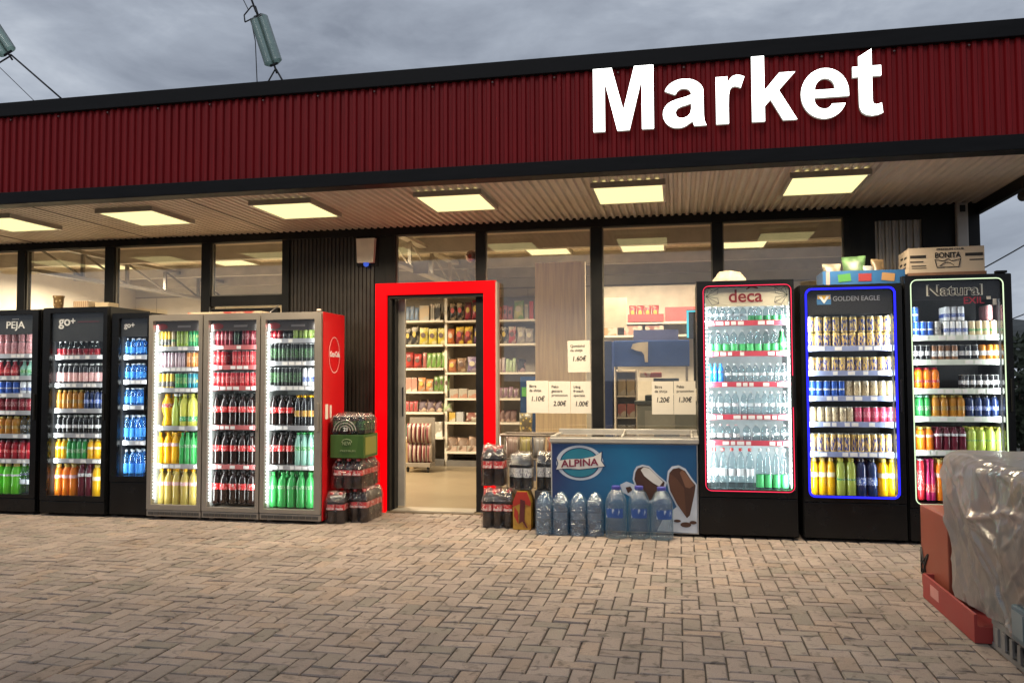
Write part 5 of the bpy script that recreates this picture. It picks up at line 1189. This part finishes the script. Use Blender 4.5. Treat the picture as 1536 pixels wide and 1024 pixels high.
# wooden partition
wood = mat('wood_panel', (.92, .70, .42), .55, var=.16, scale=5, stretch=(9, 9, .5))
solo(MB().box(-1.655, -1.06, 9.5, 9.56, .012, 2.70, bev=.004), 'wooden_partition', wood, 'tall pale wooden partition panel behind the price notices', 'panel')
# right hand side: counter area
t = thing('wall_shelf', 'long cream shelf high on the back wall at the right', 'shelf', (-.2, 11.2, 2.1))
MB().box(-1.02, .45, 11.0, 11.4, 2.05, 2.08).box(-1.02, .45, 11.0, 11.4, 1.88, 1.905).obj('board', shelfm, t); MB().box(-1.02, .45, 11.38, 11.4, .012, 2.6).obj('back_panel', mat('shelf_back_pale', (.58, .53, .44), .5), t)
for i in range(4): good('bag', -.60+i*.10, 11.12, 2.081, .10, .23, .09, (.40, .05, .06), (.6, .45, .35), f'{ORD[i]} red snack bag from left on the high right shelf', 'red snack bags')
solo(MB().box(-.66, -.19, 10.99, 11.04, 2.081, 2.18), 'snack_carton', mat('carton_red2', (.42, .07, .07), .6), 'low red carton holding the red snack bags', 'carton')
solo(MB().box(-.17, .26, 11.0, 11.3, 2.081, 2.27, bev=.004), 'snack_carton', mat('carton_red3', (.48, .10, .10), .6), 'plain red carton beside the red snack bags', 'carton')
solo(MB().box(-.98, -.63, 10.3, 10.32, 1.965, 2.34), 'white_board', mat('board_white', (.70, .64, .50), .6), 'blank cream board hanging behind the window mullion', 'board')
for i, c in enumerate(((.5, .28, .12), (.55, .24, .18), (.3, .12, .1))): good('box', -.92+i*.28+(.0 if i < 1 else .05), 11.1, 1.906, .24, .12, .2, c, WHT, ('tan', 'salmon', 'brown')[i]+' box on the lower right shelf', 'boxes on the lower right shelf')
t = thing('monitor', 'thin screen with a bright cyan edge behind the red edged fridge', 'screen', (.21, 10.4, 1.8))
MB().box(.10, .34, 10.40, 10.43, 1.82, 2.18, bev=.004).obj('casing', M_dark, t); MB().box(.102, .128, 10.394, 10.3985, 1.83, 2.17).box(.128, .335, 10.394, 10.3985, 2.15, 2.17).obj('screen', glow('cyan_glow', (.15, .85, .95), 1.), t)
MB().box(.18, .26, 10.41, 10.44, 1.2, 1.82).obj('stand', M_dark, t)
t = thing('blue_awning', 'dark blue panel with a cream wing shape above the counter', 'counter sign', (-.34, 10.3, 1.45))
MB().box(-.80, .13, 10.28, 10.34, 1.475, 1.80, bev=.01).obj('panel', mat('awning_blue', (.02, .06, .22), .5), t)
mb = MB(); mb.prism([(-.58, 1.70), (-.56, 1.755), (-.48, 1.775), (-.37, 1.78), (-.375, 1.53), (-.41, 1.53), (-.42, 1.62), (-.45, 1.66), (-.52, 1.675)], 10.27, 10.279).obj('emblem', mat('emblem_cream', (.48, .42, .32), .6), t)
MB().box(-.55, .0, 10.285, 10.335, 1.801, 1.93).obj('upper_panel', mat('awning_lilac', (.10, .12, .28), .5), t)
MB().box(-.78, -.75, 10.29, 10.33, .012, 1.475).box(.08, .11, 10.29, 10.33, .012, 1.475).obj('post', M_grey, t)
t = thing('blue_cabinet', 'narrow dark blue cabinet beside the window mullion', 'cabinet', (-.88, 10.0, .012))
MB().box(-.95, -.79, 9.95, 10.25, .012, 1.78, bev=.006).obj('body', mat('cabinet_blue', (.012, .035, .15), .4), t); MB().box(-.935, -.905, 9.94, 9.949, 1.18, 1.21).obj('handle', M_silver, t)
t = thing('small_shelf_unit', 'small white shelf unit with goods under the blue counter sign', 'shelf unit', (-.64, 10.2, .012))
u = MB(); u.box(-.76, -.745, 10.0, 10.25, .012, 1.44).box(-.515, -.50, 10.0, 10.25, .012, 1.44).box(-.745, -.515, 10.24, 10.25, .012, 1.44)
for z in (.30, .62, .86, 1.12, 1.42): u.box(-.745, -.515, 10.0, 10.24, z-.015, z)
u.obj('unit', mat('unit_white', (.58, .53, .44), .5), t)
for i, (c, z, h, wd) in enumerate((((.5, .4, .25), 1.12, .2, 'tan'), ((.42, .14, .12), .86, .16, 'red'), ((.25, .25, .24), .62, .14, 'grey'))):
    for j in range(2): good('box', -.685+j*.11, 10.1, z+.001, .10, h, .12, c, WHT, f'{("left","right")[j]} {wd} box in the small white shelf unit', 'boxes in the small shelf unit')
t = thing('shop_counter', 'grey green counter with a till behind the price notices', 'counter', (-.2, 9.9, .012))
MB().box(-.49, .30, 9.8, 10.3, .012, 1.02, bev=.006).obj('body', mat('counter_grey', (.22, .23, .19), .5), t); MB().box(-.52, .33, 9.77, 10.27, 1.02, 1.06, bev=.004).obj('top', mat('counter_top', (.07, .08, .075), .4), t)
MB().box(-.47, -.02, 9.786, 9.7995, .35, .62).box(-.40, -.05, 9.786, 9.7995, .70, .95).obj('front_panel', mat('counter_panel', (.33, .33, .27), .5), t)
t = thing('till', 'dark cash till standing on the shop counter', 'till', (-.15, 9.95, 1.06))
MB().box(-.40, .10, 9.85, 10.15, 1.061, 1.13, bev=.01).obj('drawer', mat('till_dark', (.04, .05, .045), .4), t); MB().box(-.30, .0, 9.95, 9.98, 1.15, 1.33, bev=.006).obj('screen', mat('till_screen', (.06, .08, .075), .3), t); MB().box(-.17, -.13, 9.98, 10.02, 1.13, 1.22).obj('stand', M_dark, t)
solo(MB().box(-.46, -.20, 9.86, 9.98, 1.34, 1.40, bev=.01), 'goods_tray', print_mat('tray_mixed', (.5, .42, .3), (.35, .08, .05), 12, 'NOISE'), 'tray of small sweets on top of the till', 'tray')
solo(MB().box(-.70, .32, 8.25, 8.75, .74, .775, bev=.004).box(-.68, -.64, 8.3, 8.7, .012, .74).box(.26, .30, 8.3, 8.7, .012, .74), 'wooden_ledge', mat('ledge_wood', (.20, .14, .085), .5, var=.2, stretch=(.6, 8, 8)), 'brown wooden table just inside the right window', 'table')
# round mirror behind the glass over the door, white box on the truss
t = thing('dome_mirror', 'small round dome mirror behind the glass above the red doorway', 'mirror', (-2.07, 8.1, 2.58))
MB().lathe([(.065, 0), (.06, .012), (.045, .03), (.02, .042), (.004, .045)], 20, (-2.07, 8.10, 2.585), axis=(0, -1, 0)).obj('dome', mat('dome_rose', (.45, .30, .24), .15, .6), t); MB().lathe([(.022, .04), (.02, .05)], 14, (-2.075, 8.10, 2.58), axis=(0, -1, 0)).obj('centre', mat('dome_red', (.25, .03, .02), .4), t)
solo(MB().box(-2.96, -2.78, 8.9, 8.93, 2.53, 2.68), 'hanging_card', mat('card_cream', (.55, .5, .42), .6), 'small cream card hanging from the white truss', 'card')
# wall cabinets at the far left seen above the fridges
solo(MB().box(-5.2, -3.6, 12.2, 12.5, .012, 2.5, bev=.006), 'tall_cupboard', mat('cupboard', (.45, .40, .33), .5), 'tall beige cupboard at the back behind the grey fridges', 'cupboard') if False else None

# ------------------------------------------------------------------ price notices on the glass
def notice(x0, x1, z0, z1, lines, price, label, tilt=0.):
    t = thing('price_notice', label, 'notice', ((x0+x1)/2, Yw-.004, z0), 'paper price notices taped inside the glass front')
    y = Yw-.006
    MB().box(x0, x1, y, y+.0035, z0, z1).obj('sheet', M_paper, t)
    h = z1-z0; w = x1-x0
    for i, l in enumerate(lines): text(l, x0+.02+w*.03, y-.0008, z1-.065-.042*i, .036, M_ink, t, align='LEFT', bold=.012 if i == 0 else .004)
    text(price, x0+w*.5, y-.0008, z1-.085-.042*len(lines)-.03, .066, M_ink, t, bold=.016, shear=.15, width=w*.6)
    t.rotation_euler.y = R(tilt)
notice(-1.066, -.845, 1.392, 1.702, ['Qumështi', 'da shitje'], '1.60€', 'single price notice taped highest, beside the black mullion', -1)
notice(-1.482, -1.262, .992, 1.31, ['Birra', 'da shitje'], '1.10€', 'leftmost of the three price notices in a row')
notice(-1.259, -1.045, .990, 1.305, ['Pako', 'gazuara', 'promocion'], '2.00€', 'middle of the three price notices in a row')
notice(-1.041, -.833, .990, 1.303, ['Lëng', 'frutash', 'speciale'], '1.00€', 'rightmost of the three price notices in a row')
notice(-.258, -.055, .985, 1.300, ['Birra', 'da shitje'], '1.20€', 'left one of the pair of price notices over the freezer')
notice(-.051, .153, .985, 1.302, ['Pako', 'promocion'], '1.30€', 'right one of the pair of price notices over the freezer')

# ------------------------------------------------------------------ power line insulators, wires, planting
INS = clear('insulator_glass', (.62, .74, .68), base=.30, edge=.6, power=1.3, rough=.12, diff=.6, dcol=(.16, .22, .20))
def insulator(p_top, p_bot, off, label):
    t = thing('insulator_string', label, 'insulator', tuple(p_bot), 'glass insulators above the roof')
    d_ = (p_top-p_bot); l = d_.length
    for s_ in (-1, 1):
        prof = [(.03, 0)]; n = 26
        for i in range(n): z = l*(.04+.92*i/n); prof += [(.085, z), (.10, z+l*.012), (.085, z+l*.024)]
        prof += [(.03, l)]
        MB().lathe(prof, 16, p_bot+off*s_, axis=d_).obj('glass_discs', INS, t)
    MB().tube([p_bot-off, p_bot+off], .025).tube([p_bot-d_.normalized()*.18, p_bot], .02).obj('yoke', M_dark, t); mb = MB().tube([p_top-off, p_top+off], .025).tube([p_top, p_top+d_.normalized()*.2], .025)
    sd = off.normalized()
    mb.obj('yoke', M_dark, t); mb = MB(); mb.tube([p_top+sd*(-.02), p_top+sd*-.28+Vector((0, 0, -.02)), p_top+sd*-.30+Vector((0, 0, .12)), p_top+sd*-.14+Vector((0, 0, .24)), p_top+d_.normalized()*.2], .014, 6)
    mb.obj('jumper_loop', M_dark, t)
    return t
YI = 14.
pt, pb = at(387, 24, YI), at(411, 97, YI)
vs_ = at(399, 60, YI)-at(389, 64, YI)
insulator(pt, pb, vs_*.55, 'double glass insulator hanging over the middle of the roof edge')
def wire(label, pts, r=.014): solo(MB().tube(pts, r, 6), 'power_line', M_dark, label, 'cable', 'wires above the roof')
wire('short dark wire from the middle insulator down to the roof, left branch', [at(413, 104, YI), at(397, 132, YI)], .016)
wire('short dark wire from the middle insulator down to the roof, right branch', [at(414, 104, YI), at(430, 132, YI)], .018)
wire('thin dark wire hanging straight beside the middle insulator', [at(376, 28, YI), at(383, 62, YI), at(386, 132, YI)], .010)
wire('dark wire rising from the middle insulator out of the picture', [at(384, 18, YI), at(370, -20, YI)], .02)
wire('thin dark wire rising beside the middle insulator', [at(372, 14, YI), at(360, -10, YI)], .008)
pt2, pb2 = at(-22, 28, YI), at(12, 80, YI)
insulator(pt2, pb2, (at(10, 66, YI)-at(2, 71, YI))*.7, 'glass insulator at the left edge of the picture')
wire('dark wire from the left insulator slanting down to the roof', [at(16, 82, YI), at(100, 155, YI)], .018)
wire('dark wire from the left insulator going out of the picture', [at(16, 84, YI), at(-20, 106, YI)], .018)
wire('faint thin wire low in the sky at the left', [at(-10, 92, YI), at(60, 160, YI)], .007)
def sag(a, b_, n=14, s_=.25):
    return [a.lerp(b_, i/n)-Vector((0, 0, s_*4*(i/n)*(1-i/n))) for i in range(n+1)]
wire('dark power line crossing the sky right of the shop, upper one', sag(at(1440, 421, 24), at(1640, 305, 24), 10, .05), .018)
wire('dark power line crossing the sky right of the shop, lower one', sag(at(1500, 485, 24), at(1660, 415, 24), 10, .05), .014)
def shrub(px, Y, h, w, label):
    base = at(px, 570, Y); t = thing('shrub', label, 'shrub', (base.x, Y, -.32), 'dark shrubs beyond the shop')
    st = MB(); lf = MB(); 
    for i in range(7):
        a = random.uniform(0, 6.28); q = Vector((base.x+w*.35*math.cos(a), Y+w*.35*math.sin(a), h*random.uniform(.5, .85))); st.tube([(base.x, Y, -.32), (base.x*.7+q.x*.3, Y*.7+q.y*.3, h*.3), q], .03, 6)
    for i in range(2600):
        while True:
            p = Vector((random.uniform(-1, 1), random.uniform(-1, 1), random.uniform(-1, 1)))
            if .25 < p.length < 1 and random.random() < p.length: break
        c = Vector((base.x+p.x*w*(1+.25*math.sin(p.z*5)), Y+p.y*w, h*.5+p.z*h*.52)); s_ = random.uniform(.05, .11)
        u_ = Vector((random.gauss(0, 1), random.gauss(0, 1), random.gauss(0, 1))).normalized(); v_ = u_.orthogonal()
        lf.add([c-u_*s_, c+v_*s_*.5, c+u_*s_, c-v_*s_*.5], [(0, 1, 2, 3)])
    st.obj('stem', mat('bark', (.08, .06, .045), .9), t); lf.obj('foliage', mat('leaf_dark', (.030, .042, .022), .7, var=.4, scale=2, transl=.2), t)
shrub(1532, 17, 2.1, 1.1, 'dark bushy shrub at the right edge beyond the shop')

# ------------------------------------------------------------------ sky and daylight
w = bpy.data.worlds.new('World'); sc.world = w; w.use_nodes = True; nt = w.node_tree; nt.nodes.clear(); L_ = nt.links
out = N(nt, 'ShaderNodeOutputWorld'); bg = N(nt, 'ShaderNodeBackground'); bg.inputs[1].default_value = 1.
SUN_EL, SUN_AZ = 38, 200
sky = N(nt, 'ShaderNodeTexSky'); sky.sky_type = 'NISHITA'; sky.sun_disc = False; sky.sun_elevation = R(SUN_EL); sky.sun_rotation = R(SUN_AZ)
bg1 = N(nt, 'ShaderNodeBackground'); bg1.inputs[1].default_value = .05; L_.new(sky.outputs[0], bg1.inputs[0])
tc = N(nt, 'ShaderNodeTexCoord'); mp = N(nt, 'ShaderNodeMapping'); mp.inputs['Scale'].default_value = (1., 1., 2.6); mp.inputs['Location'].default_value = (.4, .2, .1); L_.new(tc.outputs['Generated'], mp.inputs[0])
n1 = N(nt, 'ShaderNodeTexNoise', Scale=2.6, Detail=9., Roughness=.55, Distortion=.35); L_.new(mp.outputs[0], n1.inputs['Vector'])
n2 = N(nt, 'ShaderNodeTexNoise', Scale=7., Detail=8., Roughness=.6, Distortion=.5); L_.new(mp.outputs[0], n2.inputs['Vector'])
ad = N(nt, 'ShaderNodeMath', operation='MULTIPLY_ADD'); L_.new(n2.outputs['Fac'], ad.inputs[0]); ad.inputs[1].default_value = .38; L_.new(n1.outputs['Fac'], ad.inputs[2])
rp = N(nt, 'ShaderNodeValToRGB'); L_.new(ad.outputs[0], rp.inputs[0]); e = rp.color_ramp.elements
e[0].position = .50; e[0].color = (.19, .215, .265, 1); e[1].position = .90; e[1].color = (.50, .54, .60, 1); x_ = e.new(.68); x_.color = (.30, .335, .395, 1)
bg2 = N(nt, 'ShaderNodeBackground'); bg2.inputs[1].default_value = 1.32; L_.new(rp.outputs[0], bg2.inputs[0])
mx = N(nt, 'ShaderNodeMixShader'); mx.inputs[0].default_value = .94; L_.new(bg1.outputs[0], mx.inputs[1]); L_.new(bg2.outputs[0], mx.inputs[2]); L_.new(mx.outputs[0], out.inputs[0])
sl = bpy.data.lights.new('sun', 'SUN'); sl.energy = .5; sl.angle = R(25); sl.color = (1, .95, .88); so = bpy.data.objects.new('sun', sl); COL.objects.link(so)
az = R(SUN_AZ); dv = Vector((math.sin(az)*math.cos(R(SUN_EL)), math.cos(az)*math.cos(R(SUN_EL)), math.sin(R(SUN_EL)))); so.rotation_euler = dv.to_track_quat('Z', 'Y').to_euler(); so.location = (0, -5, 10)

# ------------------------------------------------------------------ render settings
sc.render.engine = 'CYCLES'
c = sc.cycles; c.use_denoising = True
try: c.denoiser = 'OPENIMAGEDENOISE'
except Exception: pass
c.max_bounces = 8; c.diffuse_bounces = 3; c.glossy_bounces = 3; c.transmission_bounces = 4; c.transparent_max_bounces = 24; c.caustics_reflective = False; c.caustics_refractive = False
c.sample_clamp_indirect = 6.0; c.use_light_tree = True
vs_ = sc.view_settings; vs_.view_transform = 'Standard'; vs_.look = 'None'; vs_.exposure = 0.; vs_.gamma = 1.; vs_.use_curve_mapping = False
